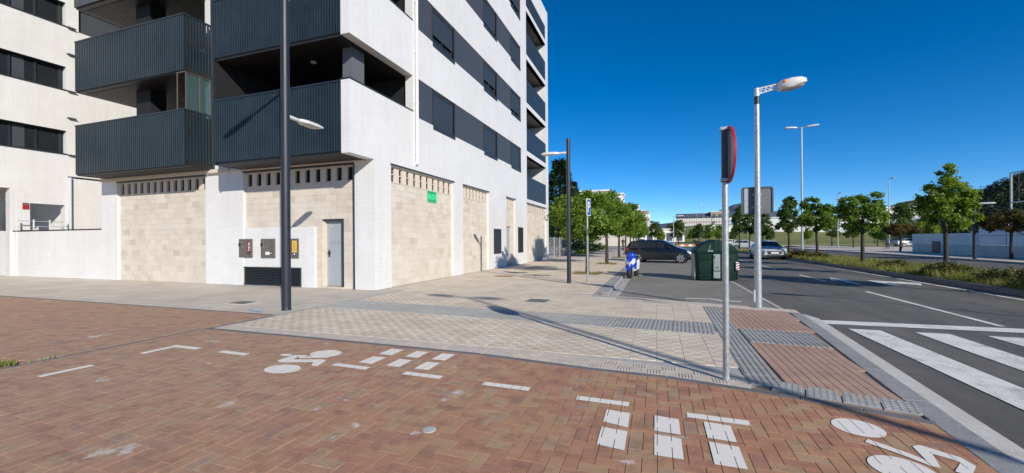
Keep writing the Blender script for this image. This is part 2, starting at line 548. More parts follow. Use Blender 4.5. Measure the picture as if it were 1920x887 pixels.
class MB:
    def __init__(self):
        self.v, self.f, self.r = [], [], []

    def face(self, pts, rnd=None):
        i = len(self.v)
        self.v += [tuple(p) for p in pts]
        self.f.append(tuple(range(i, i + len(pts))))
        self.r.append(random.random() if rnd is None else rnd)

    def add(self, vs, fs, rnd=None):
        i = len(self.v)
        self.v += [tuple(p) for p in vs]
        for f in fs:
            self.f.append(tuple(i + k for k in f))
            self.r.append(rnd if rnd is not None else 0.5)

    def box(self, x0, x1, y0, y1, z0, z1, rnd=None):
        vs = [(x0, y0, z0), (x1, y0, z0), (x1, y1, z0), (x0, y1, z0), (x0, y0, z1), (x1, y0, z1), (x1, y1, z1), (x0, y1, z1)]
        self.add(vs, [(0, 3, 2, 1), (4, 5, 6, 7), (0, 1, 5, 4), (1, 2, 6, 5), (2, 3, 7, 6), (3, 0, 4, 7)], rnd)
        return self

    def paver(self, x0, x1, y0, y1, z0, z1, ch, rnd=None):
        """a flat stone with chamfered top edges, open below"""
        vs = [(x0, y0, z0), (x1, y0, z0), (x1, y1, z0), (x0, y1, z0),
              (x0, y0, z1 - ch), (x1, y0, z1 - ch), (x1, y1, z1 - ch), (x0, y1, z1 - ch),
              (x0 + ch, y0 + ch, z1), (x1 - ch, y0 + ch, z1), (x1 - ch, y1 - ch, z1), (x0 + ch, y1 - ch, z1)]
        self.add(vs, [(8, 9, 10, 11), (4, 5, 9, 8), (5, 6, 10, 9), (6, 7, 11, 10), (7, 4, 8, 11),
                      (0, 1, 5, 4), (1, 2, 6, 5), (2, 3, 7, 6), (3, 0, 4, 7)], rnd)
        return self

    def prism(self, poly, z0, z1):
        n = len(poly)
        vs = [(p[0], p[1], z0) for p in poly] + [(p[0], p[1], z1) for p in poly]
        fs = [tuple(range(n - 1, -1, -1)), tuple(range(n, 2 * n))]
        fs += [(k, (k + 1) % n, n + (k + 1) % n, n + k) for k in range(n)]
        self.add(vs, fs)
        return self

    def extrude(self, poly, axis, a0, a1):
        """poly of (u, w) pairs extruded along an axis: axis 'x': (y, z), axis 'y': (x, z)"""
        n = len(poly)
        mk = (lambda a, p: (a, p[0], p[1])) if axis == 'x' else (lambda a, p: (p[0], a, p[1]))
        vs = [mk(a0, p) for p in poly] + [mk(a1, p) for p in poly]
        fs = [tuple(range(n - 1, -1, -1)), tuple(range(n, 2 * n))]
        fs += [(k, (k + 1) % n, n + (k + 1) % n, n + k) for k in range(n)]
        self.add(vs, fs)
        return self

    def tube(self, p0, p1, r0, r1=None, n=10, caps=True):
        r1 = r0 if r1 is None else r1
        p0, p1 = Vector(p0), Vector(p1)
        d = (p1 - p0).normalized()
        u = d.cross(Vector((0, 0, 1)) if abs(d.z) < 0.95 else Vector((1, 0, 0))).normalized()
        w = d.cross(u)
        vs = []
        for p, r in ((p0, r0), (p1, r1)):
            for k in range(n):
                a = 2 * math.pi * k / n
                vs.append(p + (u * math.cos(a) + w * math.sin(a)) * r)
        fs = [(k, n + k, n + (k + 1) % n, (k + 1) % n) for k in range(n)]
        if caps:
            fs += [tuple(range(n)), tuple(range(2 * n - 1, n - 1, -1))]
        self.add(vs, fs)
        return self

    def path(self, pts, r, n=8):
        for a, b in zip(pts, pts[1:]):
            self.tube(a, b, r, r, n)
        return self

    def lathe(self, prof, n=20, axis='z', c=(0, 0, 0)):
        vs = []
        for (r, h) in prof:
            for k in range(n):
                a = 2 * math.pi * k / n
                p = (r * math.cos(a), r * math.sin(a), h)
                if axis == 'y':
                    p = (p[0], p[2], p[1])
                elif axis == 'x':
                    p = (p[2], p[0], p[1])
                vs.append((p[0] + c[0], p[1] + c[1], p[2] + c[2]))
        fs = []
        for i in range(len(prof) - 1):
            for k in range(n):
                a, b = i * n + k, i * n + (k + 1) % n
                fs.append((a, b, b + n, a + n))
        fs += [tuple(range(n - 1, -1, -1)), tuple(range((len(prof) - 1) * n, len(prof) * n))]
        self.add(vs, fs)
        return self

    def loft(self, rings, closed=True, caps=True):
        n = len(rings[0])
        vs = [p for r in rings for p in r]
        fs = []
        for i in range(len(rings) - 1):
            for k in range(n if closed else n - 1):
                a, b = i * n + k, i * n + (k + 1) % n
                fs.append((a, b, b + n, a + n))
        if caps and closed:
            fs += [tuple(range(n - 1, -1, -1)), tuple(range((len(rings) - 1) * n, len(rings) * n))]
        self.add(vs, fs)
        return self

    def mesh(self, name, off=(0, 0, 0), attr=False, fix=False, smooth=None):
        me = bpy.data.meshes.new(name)
        ox, oy, oz = off
        me.from_pydata([(x - ox, y - oy, z - oz) for x, y, z in self.v], [], self.f)
        if attr:
            a = me.attributes.new('rnd', 'FLOAT', 'FACE')
            a.data.foreach_set('value', self.r)
        if fix:
            bm = bmesh.new()
            bm.from_mesh(me)
            bmesh.ops.remove_doubles(bm, verts=bm.verts, dist=1e-5)
            bmesh.ops.recalc_face_normals(bm, faces=bm.faces)
            bm.to_mesh(me)
            bm.free()
        if smooth is not None:
            me.polygons.foreach_set('use_smooth', [True] * len(me.polygons))
            me.set_sharp_from_angle(angle=R(smooth))
        me.update()
        return me

    def build(self, name, mat, parent=None, attr=False, fix=True, smooth=None, bevel=0.0, kind=None):
        me = self.mesh(name, offset_of(parent), attr, fix and not attr, smooth)
        o = link(name, me, mat, parent)
        if bevel:
            b = o.modifiers.new('bevel', 'BEVEL')
            b.width = bevel
            b.segments = 2
            b.limit_method = 'ANGLE'
        if kind:
            o['kind'] = kind
        return o


def link(name, me, mat, parent=None, loc=None, rz=0.0, scale=None):
    if mat is not None and not me.materials:
        me.materials.append(MATS[mat])
    o = bpy.data.objects.new(name, me)
    COL.objects.link(o)
    o.parent = parent
    if loc is not None:
        o.location = Vector(loc)
    if rz:
        o.rotation_euler = (0, 0, rz)
    if scale is not None:
        o.scale = scale
    return o


def copy_tree(o, parent=None):
    c = o.copy()
    COL.objects.link(c)
    c.parent = parent
    for ch in list(o.children):
        copy_tree(ch, c)
    return c


def clip(poly, x0, x1, y0, y1):
    """Sutherland-Hodgman: polygon against a rectangle"""
    for ax, lim, sg in ((0, x0, 1), (0, x1, -1), (1, y0, 1), (1, y1, -1)):
        out = []
        for i, p in enumerate(poly):
            q = poly[i - 1]
            pi, qi = (p[ax] - lim) * sg >= 0, (q[ax] - lim) * sg >= 0
            if pi != qi:
                t = (lim - q[ax]) / (p[ax] - q[ax])
                out.append((q[0] + t * (p[0] - q[0]), q[1] + t * (p[1] - q[1])))
            if pi:
                out.append(p)
        poly = out
        if not poly:
            return []
    return poly


def inside(p, poly):
    x, y = p
    r = False
    for i in range(len(poly)):
        (x1, y1), (x2, y2) = poly[i - 1], poly[i]
        if (y1 > y) != (y2 > y) and x < (x2 - x1) * (y - y1) / (y2 - y1) + x1:
            r = not r
    return r


def sheet(name, poly, z, mat, label=None, kind='structure', parent=None):
    mb = MB()
    mb.face([(p[0], p[1], z) for p in poly])
    o = mb.build(name, mat, parent, fix=False)
    if o.data.polygons[0].normal.z < 0:
        o.data.flip_normals()
    if parent is None:
        tag(o, label, None, None, kind)
    return o


def wallgrid(mb, axis, plane, out, thick, u0, u1, z0, z1, holes):
    """a slab wall with real rectangular openings; axis 'x' = plane X const (u is Y), 'y' = plane Y const (u is X)"""
    us = sorted({u0, u1} | {min(max(h[k], u0), u1) for h in holes for k in (0, 1)})
    zs = sorted({z0, z1} | {min(max(h[k], z0), z1) for h in holes for k in (2, 3)})
    nu, nz = len(us) - 1, len(zs) - 1

    def solid(i, j):
        if i < 0 or j < 0 or i >= nu or j >= nz:
            return False
        cu, cz = (us[i] + us[i + 1]) / 2, (zs[j] + zs[j + 1]) / 2
        return not any(h[0] < cu < h[1] and h[2] < cz < h[3] for h in holes)
    a, b = plane, plane - out * thick

    def P(d, u, z):
        return (d, u, z) if axis == 'x' else (u, d, z)
    flip = (out > 0) == (axis == 'x')

    def q(pts):
        mb.face(pts if flip else pts[::-1], 0.5)
    for i in range(nu):
        for j in range(nz):
            if not solid(i, j):
                continue
            A, B, C, D = us[i], us[i + 1], zs[j], zs[j + 1]
            q([P(a, A, C), P(a, B, C), P(a, B, D), P(a, A, D)])
            q([P(b, A, C), P(b, A, D), P(b, B, D), P(b, B, C)])
            if not solid(i - 1, j):
                q([P(a, A, C), P(a, A, D), P(b, A, D), P(b, A, C)])
            if not solid(i + 1, j):
                q([P(a, B, C), P(b, B, C), P(b, B, D), P(a, B, D)])
            if not solid(i, j - 1):
                q([P(a, A, C), P(b, A, C), P(b, B, C), P(a, B, C)])
            if not solid(i, j + 1):
                q([P(a, A, D), P(a, B, D), P(b, B, D), P(b, A, D)])
    return mb


# ------------------------------------------------------------------ the setting: ground, road, pavements
ZR = -0.10                                           # carriageway level; pavements are at 0
g = sheet('ground', [(-1500, -400), (1500, -400), (1500, 2500), (-1500, 2500)], -0.16, 'earth')
road = sheet('road', [(2.3, -60), (20.4, -60), (20.4, 82), (26, 100), (26, 112), (-30, 112), (-30, 100), (-1.2, 84), (-1.2, 30),
                      (2.66, 30)], ZR, 'asphalt')
parking = sheet('parking_bay', [(-1.3, 11.3), (2.66, 10.3), (2.66, 84), (-1.3, 84)], ZR + 0.004, 'asphalt_parking')

# painted lines on the carriageway
ZP = ZR + 0.008


def rline(name, poly, z=ZP, parent=road, mat='road_paint'):
    return sheet(name, poly, z, mat, parent=parent)


for k in range(7):                                   # zebra stripes
    x = 3.19 + 0.93 * k
    rline('zebra_stripe', [(x, 4.6), (x + 0.46, 4.6), (x + 0.46, 8.86), (x, 8.86)])
rline('stop_line', [(2.98, 9.24), (9.0, 9.42), (9.0, 9.82), (2.98, 9.64)])
rline('lane_line', [(5.78, 9.9), (5.90, 9.9), (5.98, 15.2), (5.86, 15.2)])
for y0, y1 in ((18.4, 21.4), (25.2, 28.2), (32.0, 35.0), (39, 42), (46, 49)):
    rline('lane_dash', [(5.88, y0), (5.99, y0), (6.0, y1), (5.89, y1)])
rline('edge_line', [(8.62, 9.9), (8.74, 9.9), (9.0, 20), (9.3, 36), (9.3, 80), (9.18, 80), (9.18, 36), (8.88, 20)])
rline('parking_line', [(2.60, 12.2), (2.70, 12.2), (2.72, 27), (2.62, 27)], ZR + 0.012)
rline('turn_arrow', [(6.55, 17.5), (6.72, 17.5), (6.72, 18.9), (7.0, 18.9), (6.64, 20.2), (6.28, 18.9), (6.55, 18.9)])
rline('turn_arrow', [(7.5, 17.2), (7.67, 17.2), (7.67, 18.3), (8.35, 17.9), (8.35, 17.55), (8.72, 18.35), (8.35, 19.2), (8.35, 18.8), (7.5, 19.3)])
rline('parking_symbol', [(0.72, 12.05), (1.32, 12.12), (1.55, 11.85), (2.0, 11.78), (2.05, 11.9), (1.62, 11.97), (1.38, 12.24), (0.75, 12.18)], ZR + 0.012)

# pavement slab under tiles and bricks (the beds show only in the joints)
sheet('pavement_bed', [(-60, -60), (2.25, -60), (2.25, 3.8), (2.70, 9.9), (2.76, 10.25), (-1.35, 11.5), (-1.62, 12.4), (-1.62, 90), (-60, 90)],
      -0.012, 'joint_sand')

# --- red paving bricks in herringbone
EDGE = [(-7.40, 5.05), (-5.3, 5.05), (-2.2, 5.0), (-0.75, 4.82), (0.1, 4.78), (1.26, 4.54), (2.12, 4.25)]


def edge_y(x):
    for (x0, y0), (x1, y1) in zip(EDGE, EDGE[1:]):
        if x <= x1:
            return y0 + (y1 - y0) * max(0, (x - x0)) / (x1 - x0)
    return EDGE[-1][1]


def kerb_x(y):
    return 2.27 + (y - 3.84) * (2.76 - 2.27) / (9.95 - 3.84)


def in_brick(x, y):
    if x < -7.40:
        return y < 6.42
    return y < edge_y(x) + 0.01 and x < kerb_x(y) - 0.1


PW = 0.1
bricks, cut = [], []
for i in range(-205, 25):
    for j in range(-8, 66):
        k = (i - j) % 4
        if k == 0:
            rc = (i * PW, (i + 2) * PW, j * PW, (j + 1) * PW)
        elif k == 3:
            rc = (i * PW, (i + 1) * PW, j * PW, (j + 2) * PW)
        else:
            continue
        cx, cy = (rc[0] + rc[1]) / 2, (rc[2] + rc[3]) / 2
        if cx < -9.5 and cy < 1.5:
            continue
        if -8.6 < cx < -7.46 and 2.3 < cy < 2.95:      # broken-out patch with weeds
            continue
        if all(in_brick(px, py) for px in rc[:2] for py in rc[2:]):
            bricks.append(rc)
        elif any(in_brick(px, py) for px in rc[:2] for py in rc[2:]):
            cut.append(rc)
pav = empty('brick_pavement', (0, 0, 0))
tag(pav, kind='structure')
vis = []
for n_, rc in enumerate(bricks):
    cx, cy = (rc[0] + rc[1]) / 2, (rc[2] + rc[3]) / 2
    p = picture_pos(cx, cy)
    if p and -10 < p[0] < 1930 and p[1] < 893:
        vis.append((p[2], n_))
near = {n_ for _, n_ in sorted(vis)[:300]}
bh = MB().paver(-0.0978, 0.0978, -0.0495, 0.0495, -0.02, 0, 0.0012).mesh('brick_lengthwise')
bv = MB().paver(-0.0478, 0.0478, -0.0995, 0.0995, -0.02, 0, 0.0012).mesh('brick_crosswise')
field = MB()
rb = random.Random(3)
for n_, (x0, x1, y0, y1) in enumerate(bricks):
    dz = rb.uniform(-0.0022, 0.0012)
    if n_ in near:
        hor = x1 - x0 > 0.15
        o = link('brick', bh if hor else bv, 'paver_object', pav, ((x0 + x1) / 2, (y0 + y1) / 2, dz))
    else:
        field.paver(x0 + 0.0022, x1 - 0.0022, y0 + 0.0005, y1 - 0.0005, -0.02, dz, 0.0012, rb.random())
for rc in cut:                                        # bricks cut along the edging and the kerb
    x0, x1, y0, y1 = rc
    if x0 < -7.4:
        poly = clip([(x0, y0), (x1, y0), (x1, y1), (x0, y1)], -99, 99, -99, 6.42 if x1 < -7.39 else 5.05)
    else:
        n_ = 4
        tops = [(x0 + (x1 - x0) * k / n_, max(y0, min(y1, edge_y(x0 + (x1 - x0) * k / n_) + 0.01))) for k in range(n_, -1, -1)]
        poly = clip([(x0, y0), (x1, y0)] + tops, -99, kerb_x((y0 + y1) / 2) - 0.1, -99, 99)
    poly = [p for k, p in enumerate(poly) if (p[0] - poly[k - 1][0]) ** 2 + (p[1] - poly[k - 1][1]) ** 2 > 1e-7]
    if len(poly) > 2:
        mx, my = sum(p[0] for p in poly) / len(poly), sum(p[1] for p in poly) / len(poly)
        top = [(mx + (p[0] - mx) * 0.96, my + (p[1] - my) * 0.96, -0.0005) for p in poly]
        rv = rb.random()
        field.face(top, rv)
        for k in range(len(top)):
            p, q = top[k - 1], top[k]
            field.face([(p[0], p[1], -0.02), (q[0], q[1], -0.02), q, p], rv)
fo = field.build('brick_field', 'paver_field', pav, attr=True, kind='stuff')
sheet('brick_margin', [(-60, -60), (2.2, -60), (2.2, -0.75), (-9.5, -0.75), (-9.5, 1.45), (-20.4, 1.45), (-20.4, 6.4), (-60, 6.4)], -0.004, 'tactile_red')

# markings painted on the bricks: cut along the joints, so the joints stay open
def painted(name, poly, z=0.004):
    m_ = MB()
    xs, ys = [p[0] for p in poly], [p[1] for p in poly]
    for (x0, x1, y0, y1) in bricks:
        if x1 < min(xs) or x0 > max(xs) or y1 < min(ys) or y0 > max(ys):
            continue
        c = clip(poly, x0 + 0.0025, x1 - 0.0025, y0 + 0.0002, y1 - 0.0002)
        if len(c) > 2:
            area = sum(c[i - 1][0] * c[i][1] - c[i][0] * c[i - 1][1] for i in range(len(c)))
            if abs(area) > 1e-6:
                m_.face([(p[0], p[1], z) for p in (c if area > 0 else c[::-1])])
    return m_.build(name, 'cycle_paint', pav, fix=False)


def ellipse(cx, cy, rx, ry, n=28):
    return [(cx + rx * math.cos(2 * math.pi * k / n), cy + ry * math.sin(2 * math.pi * k / n)) for k in range(n)]


painted('lane_edge_dash', [(-6.60, 2.67), (-6.49, 2.67), (-6.47, 3.13), (-6.58, 3.13)])
painted('corner_line', [(-6.62, 3.66), (-6.51, 3.66), (-6.51, 4.03), (-6.07, 4.03), (-6.07, 4.13), (-6.62, 4.13)])
for x0, x1, y in ((-5.65, -5.14, 4.13), (-3.72, -3.21, 4.13), (-2.71, -2.23, 4.11), (-1.72, -1.21, 4.07), (-0.72, -0.24, 3.98), (0.24, 0.71, 3.885)):
    painted('centre_dash', [(x0, y - 0.1), (x1, y - 0.115), (x1, y - 0.015), (x0, y)])
for x0, x1 in ((-3.48, -3.28), (-3.08, -2.89), (-2.69, -2.5)):
    painted('crossing_square', [(x0, 4.23), (x1, 4.23), (x1, 4.52), (x0, 4.52)])
    painted('crossing_square', [(x0, 4.63), (x1, 4.63), (x1, 4.92), (x0, 4.92)])
for x0, x1 in ((-0.42, -0.22), (-0.02, 0.17), (0.36, 0.555)):
    painted('crossing_square', [(x0, 3.05 + 0.03 * (x0 < -0.2)), (x1, 3.05), (x1, 3.36), (x0, 3.38)])
    painted('crossing_square', [(x0, 3.44 + 0.04 * (x0 < -0.2)), (x1, 3.43), (x1, 3.72), (x0, 3.74)])
# bicycle symbol in front of the building (wheels, frame with handlebar, rider's head)
painted('bicycle_wheel', ellipse(-4.16, 3.74, 0.225, 0.16))
painted('bicycle_wheel', ellipse(-4.17, 4.43, 0.21, 0.175))
painted('bicycle_frame', [(-4.52, 3.98), (-4.42, 3.93), (-4.02, 4.06), (-3.93, 3.94), (-3.84, 3.94), (-3.93, 4.18), (-4.02, 4.20), (-4.36, 4.08), (-4.40, 4.20), (-4.33, 4.22), (-4.33, 4.29), (-4.52, 4.24)], 0.0048)
painted('bicycle_saddle', ellipse(-4.62, 4.21, 0.085, 0.05), 0.0062)
painted('bicycle_fork', [(-4.40, 4.21), (-4.02, 4.34), (-4.0, 4.28), (-4.33, 4.14)], 0.0055)
# bicycle symbol at the road edge
painted('bicycle_wheel', ellipse(1.50, 4.0, 0.17, 0.17))
painted('bicycle_wheel', ellipse(1.50, 3.37, 0.175, 0.175))
painted('bicycle_frame', [(1.73, 3.76), (1.79, 3.80), (1.95, 3.67), (1.97, 3.56), (1.86, 3.40), (1.80, 3.44), (1.90, 3.58), (1.88, 3.62), (1.80, 3.67), (1.74, 3.46), (1.70, 3.47)], 0.0048)
painted('bicycle_fork', [(1.44, 3.73), (1.48, 3.79), (1.65, 3.63), (1.74, 3.50), (1.70, 3.46), (1.60, 3.58)], 0.0055)
painted('bicycle_saddle', ellipse(2.06, 3.35, 0.10, 0.06), 0.0062)

# dark edging course along the bricks
ed = empty('edging_course', (0, 0, 0))
tag(ed, kind='structure')


def strip_stones(name, pts, w, z1, mat, parent, ln=1.0, gap=0.006, h=0.05):
    """a course of stones laid along a polyline (to the left of its direction)"""
    for (xa, ya), (xb, yb) in zip(pts, pts[1:]):
        d = Vector((xb - xa, yb - ya))
        tot = d.length
        d.normalize()
        nrm = Vector((-d.y, d.x))
        n = max(1, round(tot / ln))
        for k in range(n):
            a, b = k * tot / n + gap / 2, (k + 1) * tot / n - gap / 2
            m_ = MB()
            P = [Vector((xa, ya)) + d * a, Vector((xa, ya)) + d * b]
            m_.prism([P[0], P[1], P[1] + nrm * w, P[0] + nrm * w], z1 - h, z1)
            m_.build(name, mat, parent, bevel=0.004)


strip_stones('edging_stone', EDGE, 0.09, 0.004, 'edging_dark', ed, 0.5)
strip_stones('edging_stone', [(-7.40, 6.42), (-7.40, 5.14)], 0.07, 0.003, 'edging_dark', ed, 0.5)
strip_stones('edging_stone', [(-20, 6.44), (-7.5, 6.44)], 0.06, 0.003, 'edging_dark', ed, 1.0)
strip_stones('edging_stone', [(-7.36, 1.2), (-7.36, 5.03)], 0.06, 0.004, 'edging_dark', ed, 0.5)

# pale border and patterned tiles
T = 0.33
tp = empty('tiled_pavement', (0, 0, 0))
tag(tp, kind='structure')


def tile_zone(cx, cy):
    if cy < 5.5:
        return False
    if cy > 11.3 and cx > -1.75:
        return False
    if cy <= 11.3 and cx > 0.86:
        return False
    if 10.3 < cy <= 11.6 and cx > 0.4 - (cy - 10.3) * 2.2:
        return False
    if cx < -7.35:
        return cy > 10.9 and cx > -7.95
    return True


tiles = []
for i in range(-24, 4):
    for j in range(14, 110):
        x0, y0 = i * T, j * T + 0.165
        cx, cy = x0 + T / 2, y0 + T / 2
        if tile_zone(cx, cy) and not (cx > -7.3 and 0.20 < cy - (7.44 - 0.055 * (cx + 3.5)) < 0.79):
            tiles.append((x0, y0))
ranked = sorted(((picture_pos(x + T / 2, y + T / 2)[2], n_) for n_, (x, y) in enumerate(tiles)))
near_t = {n_ for _, n_ in ranked[:300]}
tm = MB().paver(0.002, T - 0.002, 0.002, T - 0.002, -0.02, 0, 0.003).mesh('tile')
field = MB()
for n_, (x, y) in enumerate(tiles):
    dz = rb.uniform(-0.0012, 0.001)
    if n_ in near_t:
        link('tile', tm, 'panot_object', tp, (x, y, dz))
    else:
        field.paver(x + 0.002, x + T - 0.002, y + 0.002, y + T - 0.002, -0.02, dz, 0.0018, rb.random())
field.build('tile_field', 'panot_field', tp, attr=True, kind='stuff')
sheet('tile_bed', [(-7.9, 5.1), (-2.2, 5.05), (0.95, 4.78), (0.95, 10.2), (-0.9, 11.2), (-1.62, 11.6), (-1.62, 36.5), (-8.0, 36.5), (-8.0, 10.8), (-7.6, 10.8)], -0.0085, 'concrete_kerb')
# pale slabs between edging and tiles
strip_stones('border_slab', [(-7.34, 5.15), (-5.3, 5.15), (-2.2, 5.10), (-0.75, 4.925), (0.9, 4.735)], 0.44, -0.004, 'concrete_pale', tp, 0.6)
# corduroy edge of the tiles near the sign: small ribbed tiles in a chequer
rib = MB()
for k in range(5):
    rib.box(0.006 + k * 0.032, 0.020 + k * 0.032, 0.004, 0.161, -0.006, 0.0005)
ribm = rib.mesh('ribbed_tile')
for i in range(16):
    x = -1.75 + i * 0.165
    for j in range(2):
        if (i + j) % 2 == 0 and x < 0.78:
            link('ribbed_tile', ribm, 'concrete_pale', tp, (x, edge_y(x) + 0.12 + j * 0.165, 0.0))
# tactile guide strip across the pavement
tac = empty('tactile_paving', (0, 0, 0))
tag(tac, kind='structure')


def tactile_tile(kind):
    m_ = MB()
    m_.paver(0.002, T - 0.002, 0.002, T - 0.002, -0.02, 0.0, 0.003)
    if kind == 'bars_y':
        for k in range(5):
            m_.paver(0.020 + k * 0.0635, 0.056 + k * 0.0635, 0.006, T - 0.006, 0.0, 0.006, 0.004)
    elif kind == 'bars_x':
        for k in range(5):
            m_.paver(0.006, T - 0.006, 0.020 + k * 0.0635, 0.056 + k * 0.0635, 0.0, 0.006, 0.004)
    else:
        for a in range(5):
            for c in range(5):
                m_.paver(0.020 + a * 0.0635, 0.054 + a * 0.0635, 0.020 + c * 0.0635, 0.054 + c * 0.0635, 0.0, 0.004, 0.004)
    return m_.mesh('tactile_' + kind)


t_by, t_bump = tactile_tile('bars_y'), tactile_tile('bumps')
def strip_y(x):
    return 7.44 - 0.055 * (x + 3.5)


for i in range(-22, 3):
    for j in range(3):
        x = i * T - 0.10
        link('tactile_tile', t_by, 'tactile_grey', tac, (x + 0.055 * T * j, strip_y(x) + j * T, 0.003 + rb.uniform(-0.0008, 0.0008)), -0.055)
# tactile tiles and red ribbed panels of the crossing
for k in range(16):
    y = 4.86 + k * T
    if y < 10.1:
        link('tactile_tile', t_by, 'tactile_grey', tac, (0.905 + (y - 5) * 0.012, y, 0.003))
for i in range(4):
    for j in range(3):
        x = 1.275 + i * T
        if x + 0.2 < kerb_x(7.3) - 0.15:
            link('tactile_tile', t_by, 'tactile_grey', tac, (x + 0.01, 6.84 + j * T - i * 0.03, 0.004))
for i in range(4):
    link('tactile_tile', t_bump, 'tactile_grey', tac, (1.075 + 0.27 * i, 4.745 - 0.27 * i * math.tan(0.29) * 0.93, 0.002), -0.27, (0.82, 1.0, 1.0))
red = empty('red_ramp', (0, 0, 0))
tag(red, kind='structure')
rw = 0.088
for (ya, yb) in ((7.86, 9.95), (4.62, 6.84)):
    for k in range(14):
        x0 = 1.27 + k * rw
        nseg = round((yb - ya) / 0.52)
        for s_ in range(nseg):
            a, b = ya + (yb - ya) * s_ / nseg, ya + (yb - ya) * (s_ + 1) / nseg
            if x0 + rw > kerb_x((a + b) / 2) - 0.17 or a < edge_y(x0) + 0.36:
                if a < edge_y(x0) + 0.36 and b > edge_y(x0) + 0.42 and x0 + rw < kerb_x((a + b) / 2) - 0.17:
                    a = edge_y(x0) + 0.36
                else:
                    continue
            m_ = MB().paver(x0 + 0.002, x0 + rw - 0.002, a + 0.0015, b - 0.0015, -0.015, 0.002 + rb.uniform(-0.001, 0.001), 0.003)
            m_.build('ribbed_slab', 'tactile_red', red, fix=False)

# grey flush course and sloping pale kerbstones along the crossing
kb = empty('dropped_kerb', (0, 0, 0))
tag(kb, kind='structure')
ys = [-3 + k * 0.98 for k in range(14)]
for a, b in zip(ys, ys[1:]):
    a, b = a + 0.004, b - 0.004
    xa, xb = kerb_x(a), kerb_x(b)
    m_ = MB().prism([(xa - 0.19, a), (xa - 0.002, a), (xb - 0.002, b), (xb - 0.19, b)], -0.05, 0.003)
    m_.build('flush_stone', 'kerb_grey', kb, bevel=0.004)
    m_ = MB()
    vs = [(xa + 0.002, a, -0.2), (xa + 0.28, a, -0.2), (xb + 0.28, b, -0.2), (xb + 0.002, b, -0.2),
          (xa + 0.002, a, 0.0), (xa + 0.28, a, -0.075), (xb + 0.28, b, -0.075), (xb + 0.002, b, 0.0)]
    m_.add(vs, [(0, 3, 2, 1), (4, 5, 6, 7), (0, 1, 5, 4), (1, 2, 6, 5), (2, 3, 7, 6), (3, 0, 4, 7)])
    m_.build('kerb_stone', 'concrete_kerb', kb, bevel=0.006)
strip_stones('kerb_stone', [(2.72, 10.8), (2.72, 26.8)], 0.10, ZR + 0.016, 'concrete_kerb', kb, 1.0)
# pale front edge of the parking bay
sheet('bay_threshold', [(0.42, 10.30), (2.74, 9.80), (2.76, 10.25), (-1.30, 11.48), (-1.75, 11.5), (-0.3, 11.0)], -0.003, 'concrete_pale')

# kerb along the parking bay: grey stones with a step, and a pale gutter
ks = empty('kerb', (0, 0, 0))
tag(ks, kind='structure')
y = 11.55
while y < 84:
    ln = 0.99
    drop = max(0.0, (13.0 - y) / 1.5) * 0.085
    drop2 = max(0.0, (13.0 - y - ln) / 1.5) * 0.085
    xo = 0.33 * max(0, (13.2 - y) / 1.7)
    m_ = MB()
    vs = [(-1.66, y, -0.2), (-1.27, y, -0.2), (-1.27, y + ln, -0.2), (-1.66, y + ln, -0.2),
          (-1.66, y, 0.002), (-1.29, y, 0.002 - drop), (-1.29, y + ln, 0.002 - drop2), (-1.66, y + ln, 0.002)]
    m_.add(vs, [(0, 3, 2, 1), (4, 5, 6, 7), (0, 1, 5, 4), (1, 2, 6, 5), (2, 3, 7, 6), (3, 0, 4, 7)])
    m_.build('kerb_stone', 'kerb_grey', ks, bevel=0.012)
    if y < 40:
        MB().box(-1.262, -1.0, y, y + ln, -0.2, ZR + 0.010).build('gutter_stone', 'concrete_kerb', ks, bevel=0.004)
    y += 1.0

# plain pavement: apron in front of the building, pavement farther down the street
sheet('building_apron', [(-60, 6.46), (-7.52, 6.46), (-7.40, 6.6), (-7.42, 10.9), (-8.0, 10.9), (-8.0, 31.0), (-60, 31)], -0.006, 'stamped_concrete')
sheet('pavement', [(-7.95, 36.45), (-1.66, 36.45), (-1.66, 88), (-20, 88), (-20, 31.0), (-8.0, 31.0), (-8.0, 36.45)], -0.003, 'concrete_pale')

# weeds in the broken-out patch
def tuft_patch(name, label, cat, spots, mat, seed, group=None, blade=(0.05, 0.12), kind=None):
    r_ = random.Random(seed)
    m_ = MB()
    for (x, y, rad, n) in spots:
        for _ in range(n):
            a, d = r_.uniform(0, 6.283), rad * math.sqrt(r_.random())
            px, py = x + d * math.cos(a), y + d * math.sin(a)
            h = r_.uniform(*blade)
            b = r_.uniform(0, 6.283)
            w = 0.006 + h * 0.06
            lx, ly = r_.uniform(-0.5, 0.5) * h, r_.uniform(-0.5, 0.5) * h
            m_.face([(px - w * math.cos(b), py - w * math.sin(b), 0), (px + w * math.cos(b), py + w * math.sin(b), 0), (px + lx, py + ly, h)])
    o = m_.build(name, mat, None, fix=False)
    tag(o, label, cat, group, kind)
    return o


tuft_patch('weeds', 'dry yellow weeds in the broken corner of the brick paving', 'weeds',
           [(-7.72 + 0.06 * k, 2.80 + 0.02 * (k % 3), 0.08, 45) for k in range(4)] + [(-7.42, 2.95 + 0.1 * k, 0.03, 14) for k in range(3)], 'grass_dry', 4, blade=(0.02, 0.06), kind='stuff')
sheet('patch_bed', [(-8.6, 2.3), (-7.44, 2.3), (-7.44, 2.95), (-8.6, 2.95)], -0.010, 'asphalt')

# covers let into the pavement
def cover(x0, x1, y0, y1, mat, label, frame='kerb_grey'):
    o = thing('manhole_cover', label, 'manhole cover', ((x0 + x1) / 2, (y0 + y1) / 2, 0), group=None, world=True)
    MB().paver(x0, x1, y0, y1, -0.01, 0.005, 0.003).build('frame', frame, o)
    MB().paver(x0 + 0.03, x1 - 0.03, y0 + 0.03, y1 - 0.03, -0.01, 0.008, 0.002).build('lid', mat, o)
    return o


